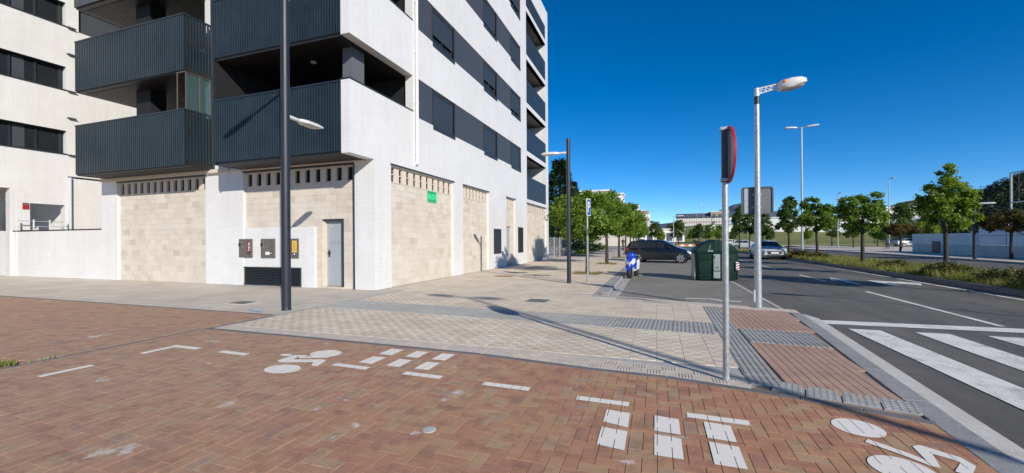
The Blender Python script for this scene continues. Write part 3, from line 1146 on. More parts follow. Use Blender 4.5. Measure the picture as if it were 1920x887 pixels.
cover(-3.05, -2.5, 9.65, 10.2, 'manhole_steel', 'square grey cover set in the patterned tiles near the tactile strip', 'tactile_grey')
cover(-6.4, -5.65, 16.0, 16.6, 'manhole_rust', 'rusty brown cover on the pavement beside the building', 'manhole_rust')
cover(-6.5, -5.6, 18.0, 18.6, 'manhole_steel', 'grey cover on the pavement just behind the rusty one')
cover(-5.0, -4.2, 16.9, 17.4, 'manhole_steel', 'grey cover on the pavement between the rusty cover and the first street tree')
cover(-6.7, -5.7, 21.2, 22.0, 'manhole_rust', 'brown cover lying in the big tree shadow by the building', 'manhole_rust')
cover(-9.95, -9.35, 7.3, 7.75, 'manhole_steel', 'worn grey cover in the apron left of the tall dark lamp post', 'concrete_pale')
rd = MB().lathe([(0.055, 0.0), (0.055, 0.006), (0.045, 0.008)], 20, 'z', (-1.71, 2.9, 0))
tag(rd.build('drain_cap', 'concrete_spill', None, smooth=30), 'small round pale cap in the red paving bricks', 'cap')
sp = MB()
rs = random.Random(5)
for (x, y, w) in ((-8.25, 6.72, 0.16), (-8.05, 6.66, 0.10), (-8.5, 6.8, 0.1)):
    sp.face([(x + w * rs.uniform(.6, 1) * math.cos(a * 0.7), y + 0.35 * w * math.sin(a * 0.7), -0.0015) for a in range(9)])
tag(sp.build('spray_mark', 'blue_spray', None, fix=False), 'faint blue spray mark on the apron by the lamp post', 'spray mark')

# ------------------------------------------------------------------ the corner apartment building
X0, YL, YO = -8.10, 10.60, 9.55            # street facade, front facade, front of the overhanging storeys
SH = 3.22                                  # storey height
ROOF = 19.6
YEND = 32.35
bld = thing('apartment_building', 'white brick corner apartment block with slatted dark balconies and beige stone ground floor',
            'building', (X0, YL, 0), world=True)
ST = 'white_brick_street'
FR = 'white_brick_front'
panels_r = [(11.46, 15.85), (16.78, 19.77), (22.42, 24.05), (26.48, 31.6)]
# --- street facade
holes = [(a, b, -1, 3.96) for a, b in panels_r]
wins = [(14.2, 16.0), (19.25, 21.03), (23.4, 25.17)]
for k in range(5):
    z0 = 5.95 + SH * k
    if k < 4:
        holes.append((13.05, 25.2, z0, z0 + 1.42))
        holes.append((YO - 0.5, 12.77, z0 + 0.13, z0 + 1.41))
    holes.append((26.5, 31.7, z0 - 1.7 if k else 4.25, z0 + 1.2 if k < 4 else 18.2))
mb = MB()
wallgrid(mb, 'x', X0, 1, 0.30, YL, YEND, 0, ROOF, [h if h[0] > YL else (YL - 1, h[1], h[2], h[3]) for h in holes])
mb.build('street_wall', ST, bld)
for k in range(5):                          # spandrels of the overhanging storeys
    MB().box(X0 - 0.30, X0, YO, YL - 0.001, 4.0 if k == 0 else 7.36 + SH * (k - 1), 6.08 + SH * k if k < 4 else ROOF).build('spandrel', ST, bld)
MB().box(X0 - 22, X0 - 0.31, YO + 0.1, YEND - 0.3, ROOF - 0.3, ROOF - 0.02).build('roof', 'render_white', bld)
MB().box(X0 - 22, X0 - 0.3, YEND - 0.3, YEND, 0, ROOF).build('rear_wall', ST, bld)
# parapet end of the overhang at the front: short return of white brick
for k in range(5):
    z0 = 4.0 + SH * k + (0.14 if k else 0)
    z1 = 6.08 + SH * k
    MB().box(X0 - 0.30, X0 - 0.003, YO - 0.004, YO - 0.0005, z0 + 0.003, z1 - 0.003).build('parapet_return', FR, bld)
    MB().box(X0 - 0.32, X0 + 0.02, YO - 0.02, 12.77, z1, z1 + 0.035).build('parapet_coping', 'anthracite', bld)
# window band: panels, windows with shutters
rw_ = random.Random(11)
drop = {(0, 0): 1.0, (0, 1): 1.0, (0, 2): 1.0, (1, 0): 0.72, (1, 1): 0.60, (1, 2): 0.78, (2, 0): 0.8, (2, 1): 0.85, (2, 2): 0.9}
for k in range(4):
    z0 = 5.95 + SH * k
    z1 = z0 + 1.42
    edges = [13.05] + [e for w in wins for e in w] + [25.2]
    for a, b in ((13.05, 14.2), (16.0, 19.25), (21.03, 23.4)):
        MB().box(X0 - 0.2, X0 - 0.035, a, b, z0 + 0.002, z1 - 0.002).build('cladding_panel', 'grey_panel', bld)
    for i, (a, b) in enumerate(wins):
        w = MB().box(X0 - 0.24, X0 - 0.16, a, b, z0, z1).build('window', 'car_glass', bld)
        fr = MB()
        for (c, d) in ((a, a + 0.06), ((a + b) / 2 - 0.03, (a + b) / 2 + 0.03), (b - 0.06, b)):
            fr.box(X0 - 0.165, X0 - 0.10, c, d, z0 + 0.02, z1)
        fr.box(X0 - 0.165, X0 - 0.10, a, b, z0 + 0.02, z0 + 0.08)
        fr.build('frame', 'anthracite', w)
        MB().box(X0 - 0.3, X0 + 0.03, a - 0.02, b + 0.02, z0 - 0.14, z0 + 0.02).build('sill', 'anthracite', w)
        MB().box(X0 - 0.15, X0 - 0.002, a - 0.03, a, z0 - 0.12, z1).build('reveal', 'anthracite', w)
        MB().box(X0 - 0.15, X0 + 0.012, b, b + 0.03, z0 - 0.12, z1).build('reveal', 'anthracite', w)
        MB().box(X0 - 0.16, X0 - 0.06, a, b, z1 - 0.16, z1 - 0.002).build('shutter_box', 'anthracite', w)
        fr_ = drop.get((k, i), rw_.uniform(0.5, 1.0))
        zs = z1 - 0.16 - (1.22 * fr_)
        sh = MB()
        z = z1 - 0.16
        while z > zs:
            sh.extrude([(a + 0.005, 0), (b - 0.005, 0)], 'x', 0, 0) if False else sh.box(X0 - 0.092, X0 - 0.075, a + 0.005, b - 0.005, z - 0.052, z - 0.004)
            z -= 0.055
        sh.box(X0 - 0.098, X0 - 0.092, a + 0.005, b - 0.005, zs, z1 - 0.16)
        sh.build('shutter', 'shutter', w)
# downpipe on the street facade
m_ = MB().path([(X0 + 0.075, 12.93, 4.25), (X0 + 0.075, 12.93, ROOF)], 0.055, 12)
m_.tube((X0 + 0.075, 12.93, 4.3), (X0 - 0.02, 12.86, 4.18), 0.05, 0.04, 12)
pipe = m_.build('downpipe', 'pipe_white', bld, smooth=40)
for z in (4.6, 6.4, 8.2, 10, 11.8, 13.6):
    MB().box(X0, X0 + 0.125, 12.87, 12.99, z, z + 0.02).build('bracket', 'pipe_white', pipe)
# loggias at the far end of the street facade
for k in range(5):
    zb = 4.25 if k == 0 else 4.15 + SH * k
    zt = 5.80 + SH * k
    MB().box(X0 - 0.10, X0 - 0.03, 26.5, 31.7, zb, zt).build('loggia_parapet', 'anthracite', bld)
    MB().box(X0 - 2.2, X0 - 0.03, 26.5, 31.69, zb - 0.22, zb).build('loggia_slab', 'dark_soffit', bld)
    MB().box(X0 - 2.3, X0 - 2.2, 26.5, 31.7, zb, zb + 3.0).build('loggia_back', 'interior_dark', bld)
    MB().box(X0 - 2.2, X0 - 0.302, 31.7, 31.75, zb, zb + 3.0).build('loggia_side', 'render_white', bld)
# --- ground-floor panels along the street: recessed stone blocks under a band of vent blocks
BLK = []                                   # every block: centre, axis, sizes


def block_panel(axis, plane, u0, u1, z1, holes=(), name='stone_panel'):
    """returns the backing; collects running-bond blocks"""
    rec = 0.10
    m_ = MB()
    if axis == 'x':
        wallgrid(m_, 'x', plane - rec - 0.012, 1, 0.1, u0 - 0.05, u1 + 0.05, -0.02, z1, holes)
    else:
        wallgrid(m_, 'y', plane + rec + 0.012, -1, 0.1, u0 - 0.05, u1 + 0.05, -0.02, z1, holes)
    back = m_.build(name, 'stone_mortar', bld)
    r_ = random.Random(int(u0 * 100))
    z, row = 0.0, 0
    while z < z1 - 0.03:
        h = min(0.2, z1 - z)
        u = u0 - (0.2 if row % 2 else 0.0) - r_.uniform(0, 0.06)
        while u < u1:
            w = 0.4 + (0.1 if r_.random() < 0.15 else 0) - (0.14 if r_.random() < 0.18 else 0)
            a, b = max(u, u0), min(u + w, u1)
            segs = [(a, b)]
            for hh in holes:
                if hh[3] > z + 0.02 and hh[2] < z + h - 0.02:
                    ns = []
                    for (p, q) in segs:
                        if q <= hh[0] or p >= hh[1]:
                            ns.append((p, q))
                        else:
                            if p < hh[0]:
                                ns.append((p, hh[0]))
                            if q > hh[1]:
                                ns.append((hh[1], q))
                    segs = ns
            for (p, q) in segs:
                if q - p > 0.03:
                    BLK.append((axis, plane, p, q, z, z + h, rec, back, r_.uniform(-0.0015, 0.0015)))
            u += w
        z += h
        row += 1
    return back


def vent_band(axis, plane, u0, u1, z0, z1, n, two):
    m_ = MB()
    st = (u1 - u0) / n
    hs = []
    hw = st * (0.19 if two else 0.24)
    for k in range(n):
        c = u0 + (k + 0.5) * st
        if two:
            mid = (z0 + z1) / 2
            hs += [(c - hw, c + hw, z0 + 0.03, mid - 0.014), (c - hw, c + hw, mid + 0.014, z1 - 0.05)]
        else:
            hs.append((c - hw, c + hw, z0 + 0.01, z1 - 0.05))
    if axis == 'x':
        wallgrid(m_, 'x', plane - 0.095, 1, 0.05, u0, u1, z0, z1, hs)
        v = m_.build('vent_band', 'vent_stone', bld)
        MB().box(plane - 0.2, plane - 0.147, u0, u1, z0, z1).build('shade_fill', 'void_dark', v)  # near-black box close behind the holes, painting in their shade
    else:
        wallgrid(m_, 'y', plane + 0.095, -1, 0.07, u0, u1, z0, z1, hs)
        v = m_.build('vent_band', 'vent_stone', bld)
        MB().box(u0, u1, plane + 0.167, plane + 0.22, z0, z1).build('shade_fill', 'void_dark', v)  # same near-black fill standing in for shade inside the front vents


# panel, vents and dark lintel line
for (a, b), n in zip(panels_r, (10, 8, 4, 11)):
    hl = [(22.75, 23.55, -1, 2.32)] if a == 22.42 else []
    block_panel('x', X0, a, b, 3.42, hl)
    vent_band('x', X0, a, b, 3.42, 3.96, n, b < 25)
    MB().box(X0 - 0.09, X0 + 0.012, a - 0.03, b + 0.12, 3.965, 4.02).build('lintel', 'anthracite', bld)
# far door, two dark grilles on the street side
d_ = MB().box(X0 - 0.26, X0 - 0.2, 22.75, 23.55, 0, 2.3).build('door', 'door_grey', bld)
MB().box(X0 - 0.2, X0 - 0.17, 22.80, 22.86, 1.0, 1.12).build('handle', 'handle_black', d_)
MB().box(X0 - 0.02, X0 + 0.02, 20.45, 21.55, 0.78, 2.12).build('meter_hatch', 'anthracite', bld)
gr = MB().box(X0 - 0.02, X0 + 0.008, 24.55, 25.6, 0.72, 2.32).build('grille', 'void_dark', bld)
for k in range(16):
    MB().box(X0 + 0.008, X0 + 0.028, 24.58, 25.57, 0.76 + k * 0.097, 0.80 + k * 0.097).build('louvre', 'anthracite', gr)

# --- front facade, ground floor
pan_l = (-20.45, -15.40)
pan_m = (-13.55, -8.86)
mb = MB()
wallgrid(mb, 'y', YL, -1, 0.30, -21.42, X0 - 0.302, 0, 4.06, [(pan_l[0], pan_l[1], -1, 3.93), (pan_m[0], pan_m[1], -1, 3.93)])
mb.box(X0 - 0.303, X0 - 0.001, YL + 0.0006, YL + 0.0016, 0.0, 3.99)
mb.build('front_wall', FR, bld)
# lower white part of the middle panel with cabinets
wallm = MB()
wallgrid(wallm, 'y', YL + 0.03, -1, 0.14, pan_m[0] - 0.004, -10.45, 0, 1.98, [(-13.72, -11.0, 0.05, 0.62)])
wallm.build('service_wall', FR, bld)
block_panel('y', YL, pan_l[0], pan_l[1], 3.42)
block_panel('y', YL, pan_m[0], pan_m[1], 3.42, [(-10.18, -9.34, -1, 2.22), (pan_m[0] - 1, -10.47, -1, 1.90)])
vent_band('y', YL, pan_l[0], pan_l[1], 3.42, 3.90, 13, False)
vent_band('y', YL, pan_m[0], pan_m[1], 3.42, 3.90, 11, False)
for a, b in (pan_l, pan_m):
    MB().box(a - 0.02, b + 0.02, YL - 0.012, YL + 0.09, 3.905, 3.955).build('lintel', 'anthracite', bld)
MB().box(pan_m[1] - 0.006, pan_m[1] + 0.035, YL - 0.015, YL + 0.1, 0, 3.9).build('edge_trim', 'anthracite', bld)
# street-side return of the corner pillar is part of the street wall; door in the middle panel
dr = MB().box(-10.18, -9.34, YL + 0.24, YL + 0.29, 0.06, 2.22).build('door', 'door_grey', bld)
MB().box(-10.18, -10.13, YL + 0.14, YL + 0.24, 0.04, 2.22).build('jamb', 'vent_stone', dr)
MB().box(-9.39, -9.34, YL + 0.08, YL + 0.24, 0.04, 2.22).build('jamb', 'anthracite', dr)
MB().box(-10.18, -9.34, YL + 0.10, YL + 0.24, 2.17, 2.22).build('head', 'anthracite', dr)
MB().box(-10.2, -9.32, YL + 0.0, YL + 0.24, 0.0, 0.05).build('threshold', 'concrete_pale', dr)
hm = MB().box(-10.06, -10.01, YL + 0.222, YL + 0.24, 1.0, 1.22)
hm.tube((-10.035, YL + 0.23, 1.14), (-10.035, YL + 0.17, 1.14), 0.014, 0.014, 8).tube((-10.035, YL + 0.175, 1.14), (-9.92, YL + 0.175, 1.14), 0.014, 0.012, 8)
hm.build('handle', 'handle_black', dr)
pl = MB()
for k, w in enumerate((0.02, 0.05, 0.015, 0.04, 0.02, 0.045, 0.02)):
    x = -9.99 + k * 0.065
    pl.box(x, x + 0.01, YL + 0.2385, YL + 0.24, 1.42, 1.44 + w * 1.6)
pl.build('scribble', 'label_grey', dr)
MB().box(-9.98, -9.92, YL + 0.2385, YL + 0.24, 1.98, 2.0).build('sticker', 'sign_white', dr)
# louvre grille low on the service wall
lg = MB().box(-13.70, -11.02, YL + 0.08, YL + 0.10, 0.05, 0.62).build('grille', 'void_dark', bld)
fr = MB()
for (a, b, c, d) in ((-13.74, -10.99, 0.60, 0.645), (-13.74, -10.99, 0.02, 0.06), (-13.74, -13.69, 0.06, 0.60), (-11.04, -10.99, 0.06, 0.60)):
    fr.box(a, b, YL + 0.005, YL + 0.035, c, d)
fr.build('frame', 'anthracite', lg)
for k in range(9):
    z = 0.085 + k * 0.057
    m_ = MB()
    m_.extrude([(YL + 0.01, z), (YL + 0.018, z + 0.004), (YL + 0.06, z + 0.042), (YL + 0.052, z + 0.04)], 'x', -13.69, -11.04)
    m_.build('louvre', 'anthracite', lg)


# meter cabinets in the service wall
def cabinet(x0, x1, lab):
    c = MB().box(x0, x1, YL - 0.005, YL + 0.035, 0.98, 1.59).build('meter_cabinet', 'cabinet_steel', bld)
    f_ = MB()
    for (a, b, z0, z1) in ((x0 - 0.02, x1 + 0.02, 1.57, 1.60), (x0 - 0.02, x1 + 0.02, 0.965, 0.995), (x0 - 0.02, x0 + 0.01, 0.99, 1.575), (x1 - 0.01, x1 + 0.02, 0.99, 1.575)):
        f_.box(a, b, YL - 0.014, YL + 0.02, z0, z1)
    f_.build('frame', 'cabinet_steel', c)
    MB().box(x0 - 0.02, x0 + 0.05, YL - 0.03, YL - 0.004, 1.36, 1.46).build('latch', 'handle_black', c)
    y = YL - 0.0075
    m_ = MB().box(x0 + 0.08, x0 + 0.26, y, YL, 1.33, 1.345)
    m_.box(x0 + 0.075, x0 + 0.09, y, YL, 1.34, 1.52)
    m_.build('hinge_strip', 'bin_plate', c)
    if lab == 'red':
        MB().box(x1 - 0.2, x1 - 0.06, y, YL, 1.08, 1.53).build('sticker', 'label_red', c)
        t_ = MB()
        for k in range(6):
            t_.box(x1 - 0.165 + 0.02 * (k % 2), x1 - 0.10 + 0.015 * (k % 3), y - 0.002, YL, 1.20 + k * 0.05, 1.225 + k * 0.05)
        t_.build('print', 'sign_white', c)
        MB().prism([(x1 - 0.19, 0), (x1 - 0.07, 0), (x1 - 0.13, 0.1)], 0, 0.001)
        MB().lathe([(0.06, 0), (0.06, -0.003)], 16, 'y', (x1 - 0.13, YL - 0.009, 1.12)).build('emblem', 'ink', c)
        MB().extrude([(x1 - 0.15, 1.09), (x1 - 0.115, 1.12), (x1 - 0.13, 1.12), (x1 - 0.105, 1.155), (x1 - 0.14, 1.125), (x1 - 0.127, 1.125)], 'y', YL - 0.0125, YL - 0.0142).build('bolt_mark', 'sign_white', c)
    elif lab == 'plain':
        MB().box(x1 - 0.17, x1 - 0.09, y, YL, 1.28, 1.52).build('print', 'label_grey', c)
        MB().box(x1 - 0.40, x1 - 0.2, y, YL, 1.06, 1.16).build('sticker', 'sign_white', c)
        MB().lathe([(0.055, 0), (0.055, -0.003)], 16, 'y', (x1 - 0.13, YL - 0.006, 1.12)).build('emblem', 'ink', c)
        MB().extrude([(x1 - 0.16, 1.095), (x1 - 0.10, 1.095), (x1 - 0.13, 1.15)], 'y', YL - 0.0095, YL - 0.0115).build('drop_mark', 'sign_white', c)
    else:
        MB().box(x1 - 0.24, x1 - 0.05, y, YL, 1.14, 1.53).build('sticker', 'label_yellow', c)
        MB().box(x1 - 0.20, x1 - 0.10, y - 0.002, YL, 1.2, 1.5).build('print', 'label_orange', c)
        MB().lathe([(0.065, 0), (0.065, -0.003)], 16, 'y', (x1 - 0.145, YL - 0.006, 1.09)).build('emblem', 'ink', c)
        MB().extrude([(x1 - 0.175, 1.06), (x1 - 0.115, 1.06), (x1 - 0.12, 1.10), (x1 - 0.145, 1.135), (x1 - 0.17, 1.10)], 'y', YL - 0.0095, YL - 0.0115).build('flame_mark', 'sign_white', c)


cabinet(-13.72, -13.15, 'red')
cabinet(-12.70, -12.12, 'plain')
cabinet(-11.68, -11.10, 'orange')

# --- balcony A: overhanging storeys right of the front, slatted
NSLAT = [0]


def slat_row(axis, u0, u1, plane, z0, z1, parent, step=0.1, w=0.046, dp=0.045):
    """upright slats, each an object sharing one mesh"""
    n = round((u1 - u0) / step)
    me = MB().box(-w / 2, w / 2, 0, dp, 0, z1 - z0).mesh('slat') if axis == 'y' else MB().box(-dp, 0, -w / 2, w / 2, 0, z1 - z0).mesh('slat')
    o3 = offset_of(parent)
    if NSLAT[0] + n <= 330:
        for k in range(n):
            u = u0 + (k + 0.5) * (u1 - u0) / n
            p = Vector((u, plane, z0)) if axis == 'y' else Vector((plane, u, z0))
            link('slat', me, 'slat_steel', parent, p - o3)
        NSLAT[0] += n
    else:
        m_ = MB()
        for k in range(n):
            u = u0 + (k + 0.5) * (u1 - u0) / n
            if axis == 'y':
                m_.box(u - w / 2, u + w / 2, plane, plane + dp, z0, z1)
            else:
                m_.box(plane - dp, plane, u - w / 2, u + w / 2, z0, z1)
        m_.build('slat_row', 'slat_steel', parent, fix=False, kind='stuff')


AX0, AX1 = -13.48, X0 - 0.302
for k in range(3):
    zb, zt = (4.05, 6.07) if k == 0 else (7.41 + SH * (k - 1), 6.07 + SH * k)
    bal = MB().box(AX0, AX1, YO + 0.06, YL + 2.3, zb - 0.06, zb + 0.20).build('balcony', 'dark_soffit', bld)
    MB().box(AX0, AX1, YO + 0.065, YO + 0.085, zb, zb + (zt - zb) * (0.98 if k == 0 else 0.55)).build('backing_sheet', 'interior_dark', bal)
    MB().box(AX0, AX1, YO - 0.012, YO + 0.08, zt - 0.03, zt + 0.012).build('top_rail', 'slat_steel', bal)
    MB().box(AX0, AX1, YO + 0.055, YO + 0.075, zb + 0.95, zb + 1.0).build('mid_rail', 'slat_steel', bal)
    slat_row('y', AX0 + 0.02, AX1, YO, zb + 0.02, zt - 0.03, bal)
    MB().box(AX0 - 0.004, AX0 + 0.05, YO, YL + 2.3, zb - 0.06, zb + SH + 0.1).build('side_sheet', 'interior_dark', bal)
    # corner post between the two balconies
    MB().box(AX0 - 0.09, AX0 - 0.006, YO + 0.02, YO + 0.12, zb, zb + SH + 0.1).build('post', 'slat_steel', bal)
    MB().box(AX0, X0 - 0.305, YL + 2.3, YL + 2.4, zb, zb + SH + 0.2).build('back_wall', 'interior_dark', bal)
    MB().box(-8.95, -8.60, 10.25, 10.80, zb + 0.2, zb + SH + (0.2 if k == 0 else -0.06)).build('column', 'grey_column', bal)
    MB().lathe([(0.09, 0), (0.09, -0.04), (0.07, -0.05)], 14, 'z', (-10.5, 10.7, 7.41 + SH * k - 0.06)).build('ceiling_lamp', 'lamp_pale', bal)
    for q in range(7):
        MB().box(AX0 + 0.08 + q * 0.17, AX0 + 0.12 + q * 0.17, YL + 1.2, YL + 1.24, zb + 0.2, zb + 3.2).build('screen_bar', 'slat_steel', bal)
# soffit lip under the overhang
MB().box(AX0 - 0.6, X0 - 0.31, YL - 0.09, YL - 0.003, 3.955, 4.06).build('soffit_lip', 'vent_stone', bld)
MB().box(-21.3, AX0 - 0.62, YL - 0.12, YL - 0.003, 3.958, 4.08).build('soffit_lip', 'vent_stone', bld)

# --- balcony B: left of the front
BX0, BX1, BY = -21.08, -14.97, 9.62
for k in range(3):
    zb, zt = (4.14 if k == 0 else 4.12 + SH * k), 6.0 + SH * k
    bal = MB().box(BX0, BX1, BY + 0.06, YL + 3.0, zb - 0.06, zb + 0.10).build('balcony', 'dark_soffit', bld)
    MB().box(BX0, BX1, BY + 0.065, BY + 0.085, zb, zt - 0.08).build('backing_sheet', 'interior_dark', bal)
    MB().box(BX1 - 0.085, BX1 - 0.065, BY + 0.09, YL - 0.01, zb, zt - 0.12 if k == 0 else zb + 0.85).build('backing_sheet', 'slat_steel' if k else 'interior_dark', bal)
    MB().box(BX0, BX1 + 0.012, BY - 0.012, BY + 0.08, zt - 0.03, zt + 0.012).build('top_rail', 'slat_steel', bal)
    MB().box(BX1 - 0.08, BX1 + 0.012, BY + 0.08, YL - 0.01, zt - 0.03, zt + 0.012).build('top_rail', 'slat_steel', bal)
    if k < 2:
        slat_row('y', BX0, BX1, BY, zb - 0.02, zt - 0.03, bal, 0.105, 0.05)
        slat_row('x', BY + 0.05, YL, BX1, zb - 0.02, zt - 0.03, bal, 0.105, 0.05)
    else:
        MB().box(BX0, BX1, BY, BY + 0.05, zb - 0.02, zt - 0.03).build('front_sheet', 'slat_steel', bal)
    MB().box(BX0, BX0 + 0.03, BY + 0.05, YL + 3.0, zb - 0.02, zt - 0.7).build('side_sheet', 'slat_steel', bal)
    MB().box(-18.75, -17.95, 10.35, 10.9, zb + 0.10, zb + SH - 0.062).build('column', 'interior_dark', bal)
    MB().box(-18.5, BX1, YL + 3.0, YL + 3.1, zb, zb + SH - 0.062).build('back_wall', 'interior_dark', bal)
    for q in range(28):
        MB().box(BX0 + 0.2 + q * 0.21, BX0 + 0.37 + q * 0.21, BY + 0.25, YL + 2.9, zb - 0.075, zb - 0.06).build('soffit_slat', 'dark_soffit', bal)
# the wall between and behind the balconies
MB().box(-15.4, -13.5, YL + 0.02, YL + 0.3, 4.065, ROOF).build('front_pier', FR, bld)
MB().box(BX1 - 0.05, BX1 + 0.04, YL - 0.05, YL + 0.015, 4.065, 11).build('corner_post', 'slat_steel', bld)
# glazed corner on the first-floor balcony B
gz = MB()
for (x, y) in ((-14.99, 9.70), (-14.99, 10.15), (-14.99, 10.52), (-15.35, 9.66)):
    gz.box(x - 0.02, x + 0.0, y - 0.012, y + 0.012, 6.02, 7.28)
gz.box(-15.40, -14.985, 9.65, 9.68, 7.25, 7.28)
gz.box(-15.02, -14.985, 9.68, 10.55, 7.25, 7.28)
gl = gz.build('glazing_frame', 'cabinet_steel', bld)
MB().box(-15.012, -15.004, 9.73, 10.13, 6.03, 7.22).build('pane', 'balcony_glass', gl)
MB().box(-15.012, -15.004, 10.17, 10.50, 6.03, 7.22).build('pane', 'balcony_glass', gl)
# washing rack / chair seen through the side slats of the upper balcony
ch = MB()
for z in (7.9, 8.3, 8.7):
    ch.box(-15.7, -15.4, 9.85, 10.05, z, z + 0.05)
ch.box(-15.72, -15.68, 9.85, 10.05, 7.35, 9.0)
tag(ch.build('storage_shelf', 'panel_pale', None), 'pale shelf behind the slats at the end of the upper left balcony', 'shelf')

# stone blocks: the 300 that show largest as parts, the rest in one mesh per panel
def shown(bk):
    axis, plane, p, q, z0, z1 = bk[:6]
    c = (plane, (p + q) / 2, (z0 + z1) / 2) if axis == 'x' else ((p + q) / 2, plane, (z0 + z1) / 2)
    e = [(plane, u, z) if axis == 'x' else (u, plane, z) for u in (p, q) for z in (z0, z1)]
    pp = [picture_pos(*x) for x in e]
    return abs(pp[2][0] - pp[0][0]) * abs(pp[1][1] - pp[0][1])


BLK.sort(key=shown, reverse=True)
unit_x = MB().box(-0.5, 0.5, -0.5, 0.5, -0.5, 0.5).mesh('stone_block')
rest = {}
for n_, bk in enumerate(BLK):
    axis, plane, p, q, z0, z1, rec, back, dz = bk
    j = 0.003
    a, b = (plane - rec - 0.03, plane - rec - 0.006 + dz) if axis == 'x' else (plane + rec + 0.006 + dz, plane + rec + 0.03)
    if axis == 'x':
        lo, hi = (a, p + j, z0 + j), (b, q - j, z1 - j)
    else:
        lo, hi = (p + j, a, z0 + j), (q - j, b, z1 - j)
    if n_ < 300:
        c = (Vector(lo) + Vector(hi)) / 2 - offset_of(bld)
        link('stone_block', unit_x, 'stone_object', back, c, scale=Vector(hi) - Vector(lo))
    else:
        rest.setdefault(back.name, (back, MB()))[1].box(lo[0], hi[0], lo[1], hi[1], lo[2], hi[2], random.random())
for back, m_ in rest.values():
    m_.build('block_field', 'stone_field', back, attr=True, kind='stuff')
# green notice
gs = thing('notice', 'bright green paper notice with black capitals stuck on the beige stone wall', 'notice', (X0 - 0.085, 14.22, 3.0), world=True)
MB().box(X0 - 0.092, X0 - 0.086, 13.88, 14.56, 2.98, 3.42).build('sheet', 'sign_green', gs)


def letters(txt, y0, y1, z0, z1, x, parent):
    cu = bpy.data.curves.new('lettering', 'FONT')
    cu.body = txt
    cu.extrude = 0.001
    cu.size = 1.0
    o = bpy.data.objects.new('lettering', cu)
    COL.objects.link(o)
    bpy.context.view_layer.update()
    w, h = max(o.dimensions.x, 1e-3), max(o.dimensions.y, 1e-3)
    dg = bpy.context.evaluated_depsgraph_get()
    me = bpy.data.meshes.new_from_object(o.evaluated_get(dg))
    bpy.data.objects.remove(o)
    bpy.data.curves.remove(cu)
    xs = [v.co.x for v in me.vertices]
    ysl = [v.co.y for v in me.vertices]
    sx, sy = (y1 - y0) / (max(xs) - min(xs)), (z1 - z0) / (max(ysl) - min(ysl))
    o3 = offset_of(parent)
    for v in me.vertices:
        v.co = Vector((x + v.co.z * 1.0, y0 + (v.co.x - min(xs)) * sx, z0 + (v.co.y - min(ysl)) * sy)) - o3
    me.update()
    return link('lettering', me, 'ink', parent)


letters('SE ALQUILA', 13.92, 14.52, 3.28, 3.40, X0 - 0.083, gs) if False else letters('BAJERA', 13.92, 14.52, 3.28, 3.40, X0 - 0.083, gs)
letters('Y', 14.19, 14.25, 3.16, 3.22, X0 - 0.083, gs)
letters('NAVES', 13.93, 14.51, 3.0, 3.10, X0 - 0.083, gs)

# ------------------------------------------------------------------ the wing at the left of the court
XW = -28.0
wing = thing('courtyard_wing', 'plain white brick wing with long dark window strips at the left edge', 'building', (XW, 8, 0), world=True)
mb = MB()
hs = [(0, 12.45, 5.99 + SH * k, 7.14 + SH * k) for k in range(5)]
hs += [(11.15, 12.38, -1, 3.40), (7.5, 10.50, -1, 4.05)]
hs += [(12.95, 16.5, 9.1 + SH * k, 10.4 + SH * k) for k in range(1, 3)]
wallgrid(mb, 'x', XW, 1, 0.35, 2, 30, 0, ROOF, hs)
mb.build('court_wall', ST, wing)
MB().box(XW - 6, XW - 0.36, 2, 30, ROOF - 0.3, ROOF - 0.01).build('roof', 'render_white', wing)
for k in range(4):
    z0, z1 = 5.99 + SH * k, 7.14 + SH * k
    w = MB().box(XW - 0.30, XW - 0.26, 2, 12.45, z0, z1).build('window_strip', 'car_glass', wing)
    for q in range(12):
        y = 12.3 - q * 0.86
        MB().box(XW - 0.26, XW - 0.2, y - 0.03, y + 0.03, z0, z1).build('mullion', 'anthracite', w)
    for q in range(5):
        y = 11.1 - q * 1.72
        MB().box(XW - 0.26, XW - 0.245, y - 0.42, y - 0.02, z0, z1 - 0.06).build('blind', 'grey_panel', w)
    MB().box(XW - 0.3, XW + 0.03, 2, 12.48, z0 - 0.06, z0).build('sill', 'anthracite', w)
    MB().box(XW - 0.25, XW - 0.005, 2, 12.45, z1 - 0.03, z1).build('head', 'anthracite', w)
for k in range(4):
    MB().box(XW - 0.02, XW + 0.16, 12.47, 12.8, 5.93 + SH * k, 5.93 + SH * k + 0.03).build('ledge', 'grey_column', wing)
    MB().box(XW - 0.02, XW + 0.16, 12.47, 12.8, 7.8 + SH * k, 7.8 + SH * k + 0.03).build('ledge', 'grey_column', wing)
for k in range(1, 3):
    MB().box(XW - 0.3, XW - 0.2, 12.95, 16.5, 9.1 + SH * k, 10.4 + SH * k).build('grey_screen', 'grey_panel', wing)
MB().box(XW - 0.01, XW + 0.05, 12.5, 18, 4.80, 4.86).build('drip_edge', 'anthracite', wing)
MB().path([(XW + 0.1, 12.55, 0), (XW + 0.1, 12.55, 4.8)], 0.06, 12).build('downpipe', 'pipe_blue_grey', wing, smooth=40)
MB().box(XW - 3.2, XW - 3.1, 7, 14, 0, 4.2).build('porch_back', 'render_white', wing)
MB().box(XW - 3.05, XW - 3.0, 11.5, 12.1, 0, 2.9).build('porch_door', 'interior_dark', wing)
MB().box(XW - 3.1, XW - 0.36, 7, 14, 4.2, 4.4).build('porch_ceiling', 'render_white', wing)
MB().box(XW - 3.1, XW - 0.36, 12.5, 12.7, 0, 4.2).build('porch_side', 'render_white', wing)
MB().box(XW - 1.2, XW - 1.1, 7, 10.46, 2.2, 3.2).build('porch_sign', 'label_red', wing)
